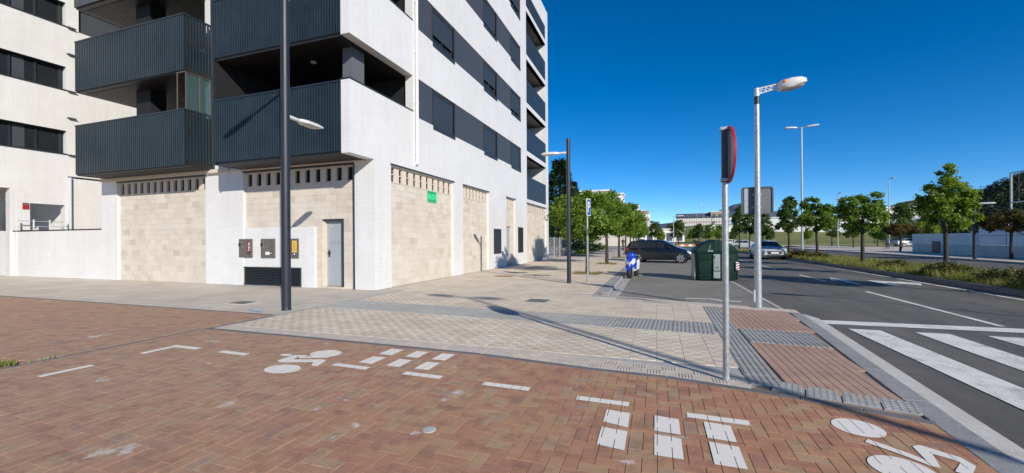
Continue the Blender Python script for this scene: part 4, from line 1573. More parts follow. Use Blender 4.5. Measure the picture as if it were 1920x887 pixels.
# railing in the porch
rl = thing('porch_railing', 'pale metal railing panels standing in the left porch above the low wall', 'railing', (XW + 0.3, 11, 0), world=True)
for q in range(4):
    y = 10.6 + q * 0.55
    MB().box(XW + 0.28, XW + 0.32, y - 0.02, y + 0.02, 0, 2.62).build('post', 'pipe_white', rl)
for q in range(9):
    MB().box(XW + 0.29, XW + 0.31, 10.6, 12.3, 0.6 + q * 0.24, 0.63 + q * 0.24).build('bar', 'fence_steel', rl)
rsn = thing('alarm_plate', 'small red plate with grey top on the white wing wall', 'plate', (XW, 11.0, 3.1), world=True)
MB().box(XW, XW + 0.03, 10.90, 11.11, 3.10, 3.30).build('red_field', 'sign_red', rsn)
MB().box(XW, XW + 0.028, 10.90, 11.11, 3.302, 3.40).build('grey_field', 'cabinet_steel', rsn)
MB().box(XW + 0.03, XW + 0.033, 10.93, 11.08, 3.17, 3.22).build('print', 'label_red', rsn)
# low court wall in line with the front facade
cw = thing('court_wall', 'low white brick wall with thin black coping left of the stone panel', 'wall', (-24.5, YL, 0), world=True)
MB().box(-30.5, -21.43, YL + 0.004, YL + 0.25, 0, 2.04).build('masonry', FR, cw)
MB().box(-28.3, -21.5, YL - 0.02, YL + 0.27, 2.043, 2.085).build('coping', 'handle_black', cw)
MB().box(-30.5, -28.3, YL + 0.0, YL + 0.27, 2.043, 4.0).build('pier', FR, cw) if False else None
MB().tube((-25.2, YL + 0.004, 1.02), (-25.2, YL - 0.01, 1.02), 0.04, 0.03, 10).build('cable_stub', 'panel_pale', cw)
# end wall of the main building towards the court
MB().box(-21.42, -21.12, YL + 0.301, YEND - 0.31, 0, 4.06).build('court_side_wall', ST, bld)
MB().box(-21.42, -18.5, YL + 3.2, YL + 3.4, 4.07, ROOF).build('rear_court_wall', FR, bld) if False else None

# ------------------------------------------------------------------ lamp posts and signs
def paddle(mb, p, d, ln, w, th, drop=0.0):
    """flat tapered lamp head from p along horizontal direction d"""
    d = Vector((d[0], d[1], 0)).normalized()
    n = Vector((-d.y, d.x, 0))
    p = Vector(p)
    rings = []
    for t, ww, hh in ((0.0, 0.10, 0.5), (0.08, 0.5, 0.8), (0.3, 0.95, 1.0), (0.75, 1.0, 1.0), (0.94, 0.85, 0.7), (1.0, 0.45, 0.3)):
        c = p + d * ln * t - Vector((0, 0, drop * t))
        a, b = n * ww * w / 2, Vector((0, 0, hh * th / 2))
        rings.append([c - a - b * 0.6, c + a - b * 0.6, c + a + b * 0.2, c + a * 0.6 + b, c - a * 0.6 + b, c - a + b * 0.2])
    mb.loft(rings)
    return mb


def dark_lamp(loc, r, h, z_arm, d, ln, label, cap=None):
    t = thing('lamp_post', label, 'lamp post', loc, world=True)
    x, y, z = loc
    MB().tube((x, y, z), (x, y, h), r, r * 0.92, 24).build('post', 'pole_dark', t, smooth=40)
    MB().lathe([(r * 1.06, 0), (r * 1.06, 0.03), (r * 1.01, 0.04)], 24, 'z', (x, y, z)).build('base_collar', 'pole_dark', t, smooth=40)
    dv = Vector((d[0], d[1], 0)).normalized()
    p = Vector((x, y, z_arm)) + dv * r * 0.8
    q = p + dv * ln * 0.36
    MB().tube(p, q, 0.045, 0.04, 12).build('arm', 'lamp_pale', t, smooth=40)
    hd = paddle(MB(), q - dv * 0.08, dv, ln * 0.70, 0.30, 0.11).build('lamp_head', 'lamp_pale', t, smooth=40)
    c = q + dv * ln * 0.30
    n = Vector((-dv.y, dv.x, 0)) * 0.10
    g_ = MB()
    e = dv * ln * 0.16
    zz = Vector((0, 0, -0.036))
    g_.face([c - e - n + zz, c + e - n + zz, c + e + n + zz, c - e + n + zz])
    g_.build('lens', 'lamp_glass', hd, fix=False)
    MB().box(x - 0.02, x + 0.02, y - r - 0.006, y - r + 0.01, z + 0.5, z + 0.9).build('hatch', 'pole_dark', t)
    if cap:
        MB().lathe([(r * 0.97, 0), (r * 0.97, 0.22), (r * 0.6, 0.26)], 24, 'z', (x, y, cap)).build('collar', 'lamp_pale', t, smooth=40)
    return t


tall = dark_lamp((-7.70, 7.03, 0), 0.095, 7.95, 4.28, (-0.08, 1), 1.05, 'thick dark lamp post in front of the white facade, tallest in the picture')
MB().tube((-7.7, 7.03, 6.82), (-7.7, 7.03, 7.0), 0.094, 0.094, 24).build('collar', 'lamp_pale', tall, smooth=40)
MB().tube((-7.72, 6.96, 7.78), (-7.98, 6.15, 7.80), 0.045, 0.04, 12).build('arm', 'lamp_pale', tall, smooth=40)
paddle(MB(), (-7.96, 6.22, 7.80), (-0.32, -0.95), 0.95, 0.34, 0.11).build('lamp_head', 'lamp_pale', tall, smooth=40)
dark_lamp((-2.86, 14.29, 0), 0.075, 5.02, 4.53, (-1, 0), 0.92, 'slim dark lamp post with pale arm beside the first street tree')

# galvanised lamp post with a lattice arm over the road
t = thing('street_lamp', 'galvanised lamp post with white lattice arm at the parking corner', 'street lamp', (2.11, 10.39, 0), world=True)
x, y = 2.11, 10.39
MB().tube((x, y, 0), (x, y, 4.62), 0.075, 0.048, 20).build('post', 'galvanised', t, smooth=40)
MB().lathe([(0.13, 0), (0.13, 0.012), (0.08, 0.016)], 16, 'z', (x, y, 0)).build('base_plate', 'galvanised', t)
MB().box(x - 0.085, x - 0.06, y - 0.05, y + 0.05, 0.12, 0.38).build('hatch', 'lamp_pale', t)
MB().tube((x, y, 4.45), (x, y, 4.62), 0.056, 0.056, 16).build('sleeve', 'pole_dark', t, smooth=40)
MB().tube((x, y, 4.60), (x, y, 4.80), 0.05, 0.045, 16).build('cap', 'lamp_pale', t, smooth=40)
arm = MB()
n_ = 5
top = [Vector((x - 0.03 + 0.46 * k / n_, y, 4.78 + 0.06 * math.sin(k / n_ * 1.4))) for k in range(n_ + 1)]
bot = [Vector((x + 0.0 + 0.46 * k / n_, y, 4.66 + 0.09 * math.sin(k / n_ * 1.4))) for k in range(n_ + 1)]
arm.path(top, 0.016, 8).path(bot, 0.016, 8)
for k in range(n_):
    arm.tube(top[k], bot[k + 1], 0.010, 0.010, 6).tube(bot[k], top[k], 0.010, 0.010, 6)
arm.tube(bot[-1], top[-1], 0.012, 0.012, 6)
arm.build('lattice_arm', 'lamp_pale', t, smooth=50)
hd = MB()
rings = []
for s_, w, h0, h1 in ((0.0, 0.09, -0.05, 0.06), (0.06, 0.14, -0.09, 0.09), (0.30, 0.17, -0.085, 0.13), (0.52, 0.16, -0.04, 0.13), (0.62, 0.12, 0.0, 0.10), (0.65, 0.06, 0.02, 0.08)):
    cx_, cz = x + 0.40 + s_ * 0.80, 4.80 + 0.0 * s_
    rings.append([(cx_, y - w, cz + h0 * 0.3), (cx_, y - w * 0.8, cz + h0), (cx_, y + w * 0.8, cz + h0), (cx_, y + w, cz + h0 * 0.3),
                  (cx_, y + w * 0.9, cz + h1 * 0.75), (cx_, y + w * 0.5, cz + h1), (cx_, y - w * 0.5, cz + h1), (cx_, y - w * 0.9, cz + h1 * 0.75)])
hd.loft(rings)
ho = hd.build('lamp_head', 'lamp_pale', t, smooth=50)
MB().loft([[(x + 0.47 + s_ * 0.8, y - 0.10 * w, 4.725 + dz), (x + 0.47 + s_ * 0.8, y + 0.10 * w, 4.725 + dz), (x + 0.47 + s_ * 0.8, y + 0.08 * w, 4.70 + dz), (x + 0.47 + s_ * 0.8, y - 0.08 * w, 4.70 + dz)]
           for s_, w, dz in ((0, 0.8, -0.01), (0.2, 1.2, 0.0), (0.4, 1.1, 0.03), (0.5, 0.7, 0.05))]).build('lens', 'lamp_glass', ho)
MB().lathe([(0.035, 0), (0.035, -0.012), (0.02, -0.018)], 14, 'y', (x + 0.49, y - 0.145, 4.85)).build('orange_button', 'orange_lens', ho)

# square sign seen from behind on that post
t = thing('square_sign', 'grey back of a square traffic sign clamped to the galvanised lamp post', 'traffic sign', (2.11, 10.39, 2.0), world=True)


def rounded(cx, cz, w, h, r, n=5):
    pts = []
    for (sx, sz, a0) in ((1, -1, -90), (1, 1, 0), (-1, 1, 90), (-1, -1, 180)):
        for k in range(n + 1):
            a = R(a0 + 90 * k / n)
            pts.append((cx + sx * (w / 2 - r) + r * math.cos(a), cz + sz * (h / 2 - r) + r * math.sin(a)))
    return pts


MB().extrude(rounded(2.12, 2.345, 0.62, 0.60, 0.05), 'y', 10.475, 10.485).build('plate', 'sign_back_dark', t)
rim = MB()
o1, o2 = rounded(2.12, 2.345, 0.625, 0.605, 0.05), rounded(2.12, 2.345, 0.57, 0.55, 0.04)
for k in range(len(o1)):
    a, b = o1[k - 1], o1[k]
    c, d = o2[k], o2[k - 1]
    rim.add([(a[0], 10.455, a[1]), (b[0], 10.455, b[1]), (c[0], 10.455, c[1]), (d[0], 10.455, d[1]), (a[0], 10.49, a[1]), (b[0], 10.49, b[1])], [(0, 1, 2, 3), (0, 4, 5, 1)])
rim.build('rim', 'sign_channel', t)
MB().box(1.865, 1.95, 10.462, 10.475, 2.07, 2.62).build('left_channel', 'galvanised', t)
MB().box(2.02, 2.2, 10.45, 10.474, 2.18, 2.22).box(2.02, 2.2, 10.45, 10.474, 2.46, 2.50).build('clamp', 'galvanised', t)
m_ = MB()
for (xx, zz) in ((2.27, 2.44), (2.24, 2.40), (2.30, 2.36), (2.24, 2.47)):
    m_.box(xx - 0.02, xx + 0.025, 10.472, 10.475, zz, zz + 0.008)
m_.build('stamp', 'sign_channel', t)

# round prohibition sign seen from behind, nearly edge-on
t = thing('round_sign', 'round traffic sign with red rim seen nearly edge-on on a galvanised pole', 'traffic sign', (0.70, 4.94, 0))
MB().tube((0, 0, 0), (0, 0, 2.66), 0.0325, 0.0325, 20).build('pole', 'galvanised', t, smooth=40)
MB().lathe([(0.05, 0), (0.05, 0.008), (0.034, 0.012)], 16, 'z').build('base_ring', 'galvanised', t)
fa = R(3.0)
fn, ft = Vector((math.cos(fa), math.sin(fa), 0)), Vector((-math.sin(fa), math.cos(fa), 0))
zc, rr = 2.395, 0.30


def disc(mb, r0, d0, r1, d1, n=48):
    a = [fn * d0 + ft * r0 * math.cos(2 * math.pi * k / n) + Vector((0, 0, zc + r0 * math.sin(2 * math.pi * k / n))) for k in range(n)]
    b = [fn * d1 + ft * r1 * math.cos(2 * math.pi * k / n) + Vector((0, 0, zc + r1 * math.sin(2 * math.pi * k / n))) for k in range(n)]
    mb.loft([a, b], True, False)
    return a, b


m_ = MB()
a, b = disc(m_, rr - 0.035, 0.038, rr - 0.035, 0.042)
m_.face(a[::-1])
m_.face(b)
m_.build('back_plate', 'sign_back', t)
m_ = MB()
disc(m_, rr, 0.025, rr, 0.048)
disc(m_, rr, 0.0482, rr - 0.05, 0.0482)
disc(m_, rr - 0.03, 0.025, rr, 0.025)
disc(m_, rr - 0.03, 0.042, rr - 0.03, 0.025)
m_.build('red_rim', 'sign_red', t, smooth=35)
m_ = MB()
a, b = disc(m_, rr - 0.05, 0.044, rr - 0.05, 0.046)
m_.face(b)
m_.build('white_face', 'sign_white', t)
MB().box(-0.033, 0.022, -0.033, 0.033, zc - 0.29, zc + 0.295).build('channel', 'sign_channel', t)
for z in (zc - 0.28, zc + 0.265):
    MB().box(-0.046, 0.034, -0.042, 0.042, z, z + 0.03).build('clamp', 'galvanised', t, smooth=40)

# blue parking sign
t = thing('parking_sign', 'blue parking sign with white letter P on a grey pole', 'parking sign', (-2.27, 14.65, 0))
MB().tube((0, 0, 0), (0, 0, 2.92), 0.03, 0.03, 14).build('pole', 'galvanised', t, smooth=40)
sr = empty('sign_panel', (0, 0, 0))
sr.parent = t
sr.rotation_euler = (0, 0, math.atan2(0.985, 0.17) )   # front faces the road and the camera side
# panel modelled facing -Y, then turned
pl_ = MB().extrude(rounded(0, 2.64, 0.40, 0.60, 0.04), 'y', -0.055, -0.035).build('white_border', 'sign_white', sr)
MB().extrude(rounded(0, 2.64, 0.35, 0.55, 0.03), 'y', -0.0585, -0.056).build('blue_field', 'sign_blue', sr)
pm = MB().box(-0.11, -0.045, -0.062, -0.059, 2.46, 2.83)
arc = [(-0.045, 2.83), (0.04, 2.83), (0.09, 2.81), (0.115, 2.77), (0.12, 2.73), (0.11, 2.68), (0.08, 2.645), (0.03, 2.63), (-0.045, 2.63)]
arc2 = [(-0.045, 2.775), (0.02, 2.775), (0.045, 2.765), (0.055, 2.75), (0.058, 2.73), (0.053, 2.71), (0.04, 2.695), (0.02, 2.688), (-0.045, 2.688)]
for k in range(len(arc) - 1):
    pm.face([(arc[k][0], -0.062, arc[k][1]), (arc2[k][0], -0.062, arc2[k][1]), (arc2[k + 1][0], -0.062, arc2[k + 1][1]), (arc[k + 1][0], -0.062, arc[k + 1][1])])
pm.build('letter', 'sign_white', sr, fix=False)


# double-headed lamp on the median, other lamps farther off
def mast(loc, h, heads, ln, label, r=0.09, mat='galvanised', name='street_lamp'):
    t_ = thing(name, label, 'street lamp', loc)
    MB().tube((0, 0, 0), (0, 0, h), r, r * 0.55, 14).build('post', mat, t_, smooth=40)
    for d in heads:
        dv = Vector((d[0], d[1], 0)).normalized()
        MB().tube((0, 0, h - 0.06), Vector((0, 0, h - 0.02)) + dv * ln * 0.35, 0.035, 0.03, 8).build('arm', mat, t_)
        paddle(MB(), Vector((0, 0, h)) + dv * ln * 0.25, dv, ln * 0.75, 0.30, 0.15, -0.05).build('lamp_head', 'lamp_pale', t_, smooth=40)
    return t_


mast((10.9, 38.5, -0.02), 10.3, [(1, -0.1), (-1, 0.1)], 1.15, 'tall double-headed street lamp on the planted median')
far_l = [(1263, 62, 5.0, [(1, 0)], 'short lamp on the far side left of the green container, pale head to the right'),
         (1307, 120, 9.0, [], 'slim grey mast left of the far double-headed lamp'),
         (1320, 105, 10.2, [(1, 0), (-1, 0)], 'double-headed street lamp standing far off beyond the black car'),
         (1571, 62, 8.2, [(0, -1)], 'single lamp mast between the two bushy median trees'),
         (1667, 57, 9.6, [(0, -1)], 'tall thin lamp mast standing behind the cyclist')]
for px, dd, h, hs_, lb in far_l:
    X_, Y_ = bearing(px, dd)
    mast((X_, Y_, -0.05), h, hs_, 0.9 if dd > 70 else 1.4, lb, 0.08)
t = thing('lamp_post', 'dark lamp post with white head beside the big bright median tree', 'lamp post', (21.0, 38.0, 0), world=True)
MB().tube((21, 38, 0), (21, 38, 3.9), 0.10, 0.085, 14).build('post', 'pole_dark', t, smooth=40)
paddle(MB(), (21.0, 38.0, 3.85), (1, -0.4), 1.0, 0.3, 0.14).build('lamp_head', 'lamp_pale', t, smooth=40)

# ------------------------------------------------------------------ rubbish container
bx, by = bearing(1338, 16.3)
t = thing('waste_container', 'dark green side-loading waste container standing in the parking bay', 'waste container', (bx, by, ZR), R(3))
t.scale = (0.93, 0.95, 0.97)
W_, D_ = 0.80, 0.62
rings = []
for z, k in ((0.03, 0.90), (0.10, 0.93), (0.5, 0.965), (1.08, 1.0), (1.12, 1.0)):
    w, d = W_ * k, D_ * k
    c = 0.12
    rings.append([(-w + c, -d, z), (w - c, -d, z), (w, -d + c, z), (w, d - c, z), (w - c, d, z), (-w + c, d, z), (-w, d - c, z), (-w, -d + c, z)])
bb = MB()
bb.loft(rings)
bo = bb.build('body', 'bin_green', t, bevel=0.02, smooth=50)
for sx in (-1, 1):
    MB().box(sx * 0.42 - 0.20, sx * 0.42 + 0.20, -0.652, -0.60, 0.86, 0.875).build('rib', 'bin_green', bo)
    MB().box(sx * 0.42 - 0.30, sx * 0.42 + 0.30, -0.628, -0.56, 0.20, 0.23).build('rib', 'bin_green', bo)
    MB().box(sx * 0.80 - 0.025, sx * 0.80 + 0.025, -0.45, 0.45, 0.06, 1.06).build('side_plate', 'bin_plate' if sx < 0 else 'bin_green', bo)
rim_ = []
for z, e in ((1.10, 0.03), (1.17, 0.04), (1.19, 0.02)):
    w, d = W_ + e, D_ + e
    c = 0.12
    rim_.append([(-w + c, -d, z), (w - c, -d, z), (w, -d + c, z), (w, d - c, z), (w - c, d, z), (-w + c, d, z), (-w, d - c, z), (-w, -d + c, z)])
MB().loft(rim_).build('collar', 'bin_green', t, smooth=40)
lid = MB()
prof = [(-0.82, 1.19), (-0.60, 1.40), (-0.36, 1.54), (-0.14, 1.60), (0.14, 1.60), (0.36, 1.54), (0.60, 1.40), (0.82, 1.19)]
ends = [[(px_ * kx, yy, 1.17 + (pz - 1.17) * kz) for px_, pz in prof] for yy, kx, kz in ((-0.655, 0.99, 0.90), (-0.60, 1.0, 1.0), (0.60, 1.0, 1.0), (0.655, 0.99, 0.90))]
lid.loft([[*e, (0, e[0][1], 1.17)] for e in ends])
lo = lid.build('lid', 'bin_green', t, smooth=35)
MB().box(-0.13, 0.15, -0.675, 0.675, 1.17, 1.625).build('lid_hinge_spine', 'bin_green', lo, bevel=0.02)
for sx, h in ((-1, 1), (1, -1)):
    m_ = MB()
    m_.tube((sx * 0.30, -0.662, 1.22), (sx * 0.24, -0.662, 1.42), 0.016, 0.016, 8)
    m_.build('lid_handle', 'bin_plate', lo)
MB().box(-0.34, -0.14, -0.69, -0.64, 1.16, 1.215).build('lid_lever', 'bin_plate', lo)
MB().extrude([(-0.62, 1.40), (-0.74, 1.60), (-0.70, 1.61), (-0.36, 1.53)], 'y', 0.2, 0.62).build('lid_flap', 'car_trim', lo)
pm = MB().box(-0.13, 0.12, -0.672, -0.615, 0.12, 1.06)
po = pm.build('lifting_plate', 'bin_plate', t, bevel=0.01)
MB().box(-0.10, 0.09, -0.682, -0.672, 0.48, 0.88).build('plate_panel', 'bin_plate', po, bevel=0.004)
MB().box(-0.12, 0.11, -0.678, -0.66, 0.39, 0.42).build('plate_slot', 'void_dark', po)
MB().box(-0.04, 0.05, -0.684, -0.68, 0.52, 0.56).build('plate_mark', 'ink', po)
MB().lathe([(0.05, 0), (0.05, -0.06)], 14, 'y', (-0.04, -0.66, 0.97)).build('lifting_pin', 'bin_plate', po)
rf = MB().box(0.70, 0.812, -0.665, -0.60, 0.46, 0.76).build('reflector', 'sign_white', t)
for k in range(3):
    z = 0.46 + 0.10 * k
    MB().extrude([(0.702, z), (0.81, z + 0.055), (0.81, z + 0.10), (0.702, z + 0.045)], 'y', -0.669, -0.6655).build('red_stripe', 'sign_red', rf)
for sx in (-1, 1):
    for sy in (-1, 1):
        MB().lathe([(0.03, -0.03), (0.045, -0.02), (0.045, 0.02), (0.03, 0.03)], 12, 'x', (sx * 0.6, sy * 0.45, 0.045)).build('foot', 'rubber', t)


# ------------------------------------------------------------------ vehicles
def wheel(parent, x, y, r, w, side):
    wr = empty('wheel', (x, y, r))
    wr.parent = parent
    MB().lathe([(r * 0.72, -w / 2), (r * 0.94, -w / 2), (r, -w * 0.3), (r, w * 0.3), (r * 0.94, w / 2), (r * 0.72, w / 2)], 28, 'y').build('tyre', 'rubber', wr, smooth=40)
    s_ = side
    rm = MB()
    for k in range(7):
        a = 2 * math.pi * k / 7
        u, v = Vector((math.cos(a), 0, math.sin(a))), Vector((-math.sin(a), 0, math.cos(a)))
        y0, y1 = s_ * (w / 2 - 0.03), s_ * (w / 2 + 0.004)
        P = [u * 0.05 + v * 0.03, u * r * 0.73 + v * 0.05, u * r * 0.73 - v * 0.05, u * 0.05 - v * 0.03]
        rm.loft([[p + Vector((0, y0, 0)) for p in P], [p + Vector((0, y1, 0)) for p in P]])
    rm.lathe([(r * 0.70, -w * 0.3), (r * 0.77, -w / 2), (r * 0.77, w / 2 + 0.002), (r * 0.70, w / 2), (r * 0.69, w * 0.3)], 28, 'y')
    rm.build('rim', 'rim_alloy', wr, smooth=30)
    MB().lathe([(r * 0.60, -0.02), (r * 0.60, 0.02)], 20, 'y').build('brake_disc', 'car_trim', wr)


def car(name, label, cat, loc, rz, st, paint, wr=0.31, axles=(-1.28, 1.34), glass=None, plate=True, scale=1.0, group=None, detail=True):
    """st: stations (x, z_bottom, half width, z belt, half width belt, z top, half width top)"""
    t_ = thing(name, label, cat, loc, rz, group)
    t_.scale = (scale,) * 3
    rings = []
    for (x, zb, w, zl, wl, zt, wt) in st:
        half = [(w * 0.86, zb), (w * 0.985, zb + 0.09), (w, zb + (zl - zb) * 0.55), (wl, zl - 0.02), (wl * 0.985, zl + 0.012), (wt + (wl - wt) * 0.10, zt - (zt - zl) * 0.14), (wt * 0.86, zt - 0.012), (wt * 0.4, zt)]
        rings.append([(x, y, z) for y, z in half] + [(x, -y, z) for y, z in half[::-1]])
    bm_ = MB()
    bm_.loft(rings)
    body = bm_.build('body', paint, t_, smooth=32)
    # glass: strips lying just outside the shell
    if glass:
        (s0, s1), (f0, f1), (r0, r1), pillars = glass
        for sg in (1, -1):
            idx = 4 if sg > 0 else 11
            jdx = 5 if sg > 0 else 10
            xs_ = [s0] + list(pillars) + [s1]
            for a, b in zip(xs_, xs_[1:]):
                seg = [k for k in range(len(st)) if a <= st[k][0] <= b]
                if len(seg) < 2:
                    continue
                m_ = MB()
                for k, l in zip(seg, seg[1:]):
                    def pt(n_, f):
                        p, q = Vector(rings[n_][idx]), Vector(rings[n_][jdx])
                        return p.lerp(q, f) + Vector((0, sg * 0.008, 0))
                    ins0 = 0.03 if k == seg[0] else 0
                    ins1 = -0.03 if l == seg[-1] else 0
                    q4 = [pt(k, 0.08) + Vector((ins0, 0, 0)), pt(l, 0.08) + Vector((ins1, 0, 0)), pt(l, 0.90) + Vector((ins1, 0, 0)), pt(k, 0.90) + Vector((ins0, 0, 0))]
                    m_.face(q4 if sg < 0 else q4[::-1])
                m_.build('side_window', 'car_glass', t_, fix=False)
        for nm, (a, b) in (('windscreen', (f0, f1)), ('rear_window', (r0, r1))):
            seg = [k for k in range(len(st)) if min(a, b) <= st[k][0] <= max(a, b)]
            m_ = MB()
            for k, l in zip(seg, seg[1:]):
                for ia, ib in ((5, 6), (6, 7), (7, 8), (8, 9), (9, 10)):
                    up = Vector((0.008 if nm == 'windscreen' else -0.008, 0, 0.008))
                    m_.face([Vector(rings[k][ia]) + up, Vector(rings[l][ia]) + up, Vector(rings[l][ib]) + up, Vector(rings[k][ib]) + up])
            m_.build(nm, 'car_glass', t_, fix=False)
    wmax = max(s_[2] for s_ in st)
    for ax in axles:
        for sg in (1, -1):
            MB().lathe([(wr * 1.15, -0.008), (wr * 1.15, 0.008)], 24, 'y', (ax, sg * (wmax - 0.006), wr * 1.02)).build('wheel_arch', 'car_trim', t_)
            wheel(t_, ax, sg * (wmax - 0.075), wr, 0.20, sg)
    return t_, body, rings


hatch = [(-2.08, 0.45, 0.70, 0.80, 0.69, 0.87, 0.60), (-2.02, 0.30, 0.82, 0.90, 0.79, 1.02, 0.62), (-1.88, 0.24, 0.86, 0.95, 0.83, 1.26, 0.62), (-1.70, 0.22, 0.875, 0.96, 0.85, 1.40, 0.60),
         (-1.40, 0.20, 0.88, 0.955, 0.865, 1.455, 0.60), (-0.70, 0.19, 0.88, 0.945, 0.87, 1.485, 0.61), (-0.10, 0.19, 0.88, 0.94, 0.87, 1.48, 0.61), (0.28, 0.19, 0.88, 0.935, 0.87, 1.44, 0.61),
         (0.62, 0.19, 0.88, 0.93, 0.865, 1.28, 0.63), (0.95, 0.20, 0.88, 0.925, 0.86, 1.09, 0.67), (1.12, 0.20, 0.88, 0.92, 0.855, 1.00, 0.72), (1.40, 0.20, 0.875, 0.87, 0.84, 0.93, 0.74), (1.75, 0.21, 0.86, 0.79, 0.80, 0.85, 0.70), (1.98, 0.24, 0.80, 0.68, 0.74, 0.74, 0.62), (2.10, 0.34, 0.66, 0.56, 0.62, 0.62, 0.52)]
ca, cb = bearing(1201, 29.6), bearing(1275, 28.4)
rzc = math.atan2(cb[1] - ca[1], cb[0] - ca[0])
hb, body, _ = car('hatchback', 'black hatchback parked beyond the blue scooter', 'car', ((ca[0] + cb[0]) / 2, (ca[1] + cb[1]) / 2, ZR), rzc, hatch, 'car_black', 0.32, (-1.28, 1.34),
                  ((-1.72, 0.98), (0.28, 1.12), (-2.02, -1.70), (-0.10,)), scale=1.06)
for sg in (1, -1):
    MB().loft([[(1.78, sg * 0.60, 0.66), (1.78, sg * 0.83, 0.66), (1.70, sg * 0.835, 0.80), (1.72, sg * 0.62, 0.79)], [(2.03, sg * 0.56, 0.60), (1.93, sg * 0.775, 0.60), (1.88, sg * 0.77, 0.74), (1.97, sg * 0.57, 0.72)]]).build('headlight', 'head_lamp', hb)
    MB().loft([[(0.70, sg * 0.86, 0.93), (0.70, sg * 1.0, 0.93), (0.70, sg * 1.0, 1.05), (0.70, sg * 0.86, 1.05)], [(0.80, sg * 0.88, 0.95), (0.80, sg * 0.97, 0.95), (0.80, sg * 0.97, 1.03), (0.80, sg * 0.88, 1.03)]]).build('mirror', 'car_black', hb)
    MB().box(-0.28, -0.10, sg * 0.875 - 0.012, sg * 0.875 + 0.012, 0.80, 0.825).build('door_handle', 'car_black', hb)
    MB().box(-0.094, -0.086, sg * 0.8805 - 0.004, sg * 0.8805 + 0.004, 0.28, 0.92).build('door_gap', 'car_trim', hb)
    MB().box(-2.06, -1.93, sg * 0.72 - 0.09, sg * 0.72 + 0.09, 0.78, 0.96).build('tail_light', 'tail_lamp', hb)
MB().box(1.99, 2.055, -0.55, 0.55, 0.30, 0.44).build('lower_grille', 'car_trim', hb)
MB().lathe([(0.07, -0.02), (0.07, 0.02)], 14, 'x', (2.0, 0.64, 0.39)).build('fog_light', 'head_lamp', hb)
MB().lathe([(0.07, -0.02), (0.07, 0.02)], 14, 'x', (2.0, -0.64, 0.39)).build('fog_light', 'head_lamp', hb)
MB().box(2.09, 2.105, -0.26, 0.26, 0.45, 0.56).build('number_plate', 'sign_white', hb)

sedan = [(-2.35, 0.45, 0.68, 0.78, 0.66, 0.90, 0.55), (-2.25, 0.30, 0.82, 0.90, 0.78, 1.0, 0.60), (-1.9, 0.24, 0.88, 0.95, 0.84, 1.05, 0.62), (-1.55, 0.22, 0.90, 0.95, 0.86, 1.18, 0.60), (-1.0, 0.20, 0.91, 0.95, 0.88, 1.38, 0.58),
         (-0.4, 0.19, 0.91, 0.945, 0.885, 1.455, 0.59), (0.15, 0.19, 0.91, 0.94, 0.885, 1.45, 0.60), (0.5, 0.19, 0.91, 0.935, 0.88, 1.36, 0.61), (0.9, 0.19, 0.91, 0.93, 0.875, 1.16, 0.65), (1.25, 0.20, 0.91, 0.925, 0.87, 1.0, 0.72),
         (1.6, 0.20, 0.905, 0.87, 0.85, 0.94, 0.74), (1.95, 0.20, 0.89, 0.80, 0.82, 0.87, 0.70), (2.2, 0.22, 0.83, 0.72, 0.75, 0.78, 0.62), (2.33, 0.28, 0.70, 0.60, 0.64, 0.66, 0.52)]
sx_, sy_ = bearing(1437, 33.8)
sc, body, _ = car('saloon_car', 'silver saloon car driving towards the camera beside the median', 'car', (sx_, sy_, ZR), R(-89), sedan, 'car_silver', 0.33, (-1.35, 1.45),
                  ((-1.55, 0.92), (0.5, 1.25), (-1.9, -1.0), (-0.4,)))
MB().loft([[(2.18, -0.62, 0.68), (2.18, 0.62, 0.68), (2.26, 0.46, 0.42), (2.26, -0.46, 0.42)], [(2.34, -0.52, 0.66), (2.34, 0.52, 0.66), (2.38, 0.40, 0.43), (2.38, -0.40, 0.43)]]).build('grille', 'car_trim', sc)
MB().box(2.372, 2.395, -0.26, 0.26, 0.47, 0.58).build('number_plate', 'sign_white', sc)
MB().box(2.24, 2.335, -0.62, 0.62, 0.27, 0.37).build('lower_grille', 'car_trim', sc)
for sg in (1, -1):
    MB().loft([[(2.04, sg * 0.50, 0.70), (1.97, sg * 0.84, 0.72), (1.78, sg * 0.89, 0.87), (1.97, sg * 0.60, 0.82)], [(2.33, sg * 0.52, 0.66), (2.18, sg * 0.83, 0.66), (1.96, sg * 0.88, 0.83), (2.18, sg * 0.60, 0.80)]]).build('headlight', 'head_lamp', sc)
    MB().loft([[(0.78, sg * 0.88, 0.95), (0.78, sg * 1.04, 0.95), (0.78, sg * 1.04, 1.07), (0.78, sg * 0.88, 1.07)], [(0.90, sg * 0.90, 0.97), (0.90, sg * 1.0, 0.97), (0.90, sg * 1.0, 1.05), (0.90, sg * 0.90, 1.05)]]).build('mirror', 'car_silver', sc)
    MB().lathe([(0.06, -0.02), (0.06, 0.02)], 12, 'x', (2.22, sg * 0.72, 0.34)).build('fog_light', 'head_lamp', sc)
MB().box(0.6, 0.62, -0.2, 0.2, 1.18, 1.25).build('windscreen_sticker', 'sign_white', sc)

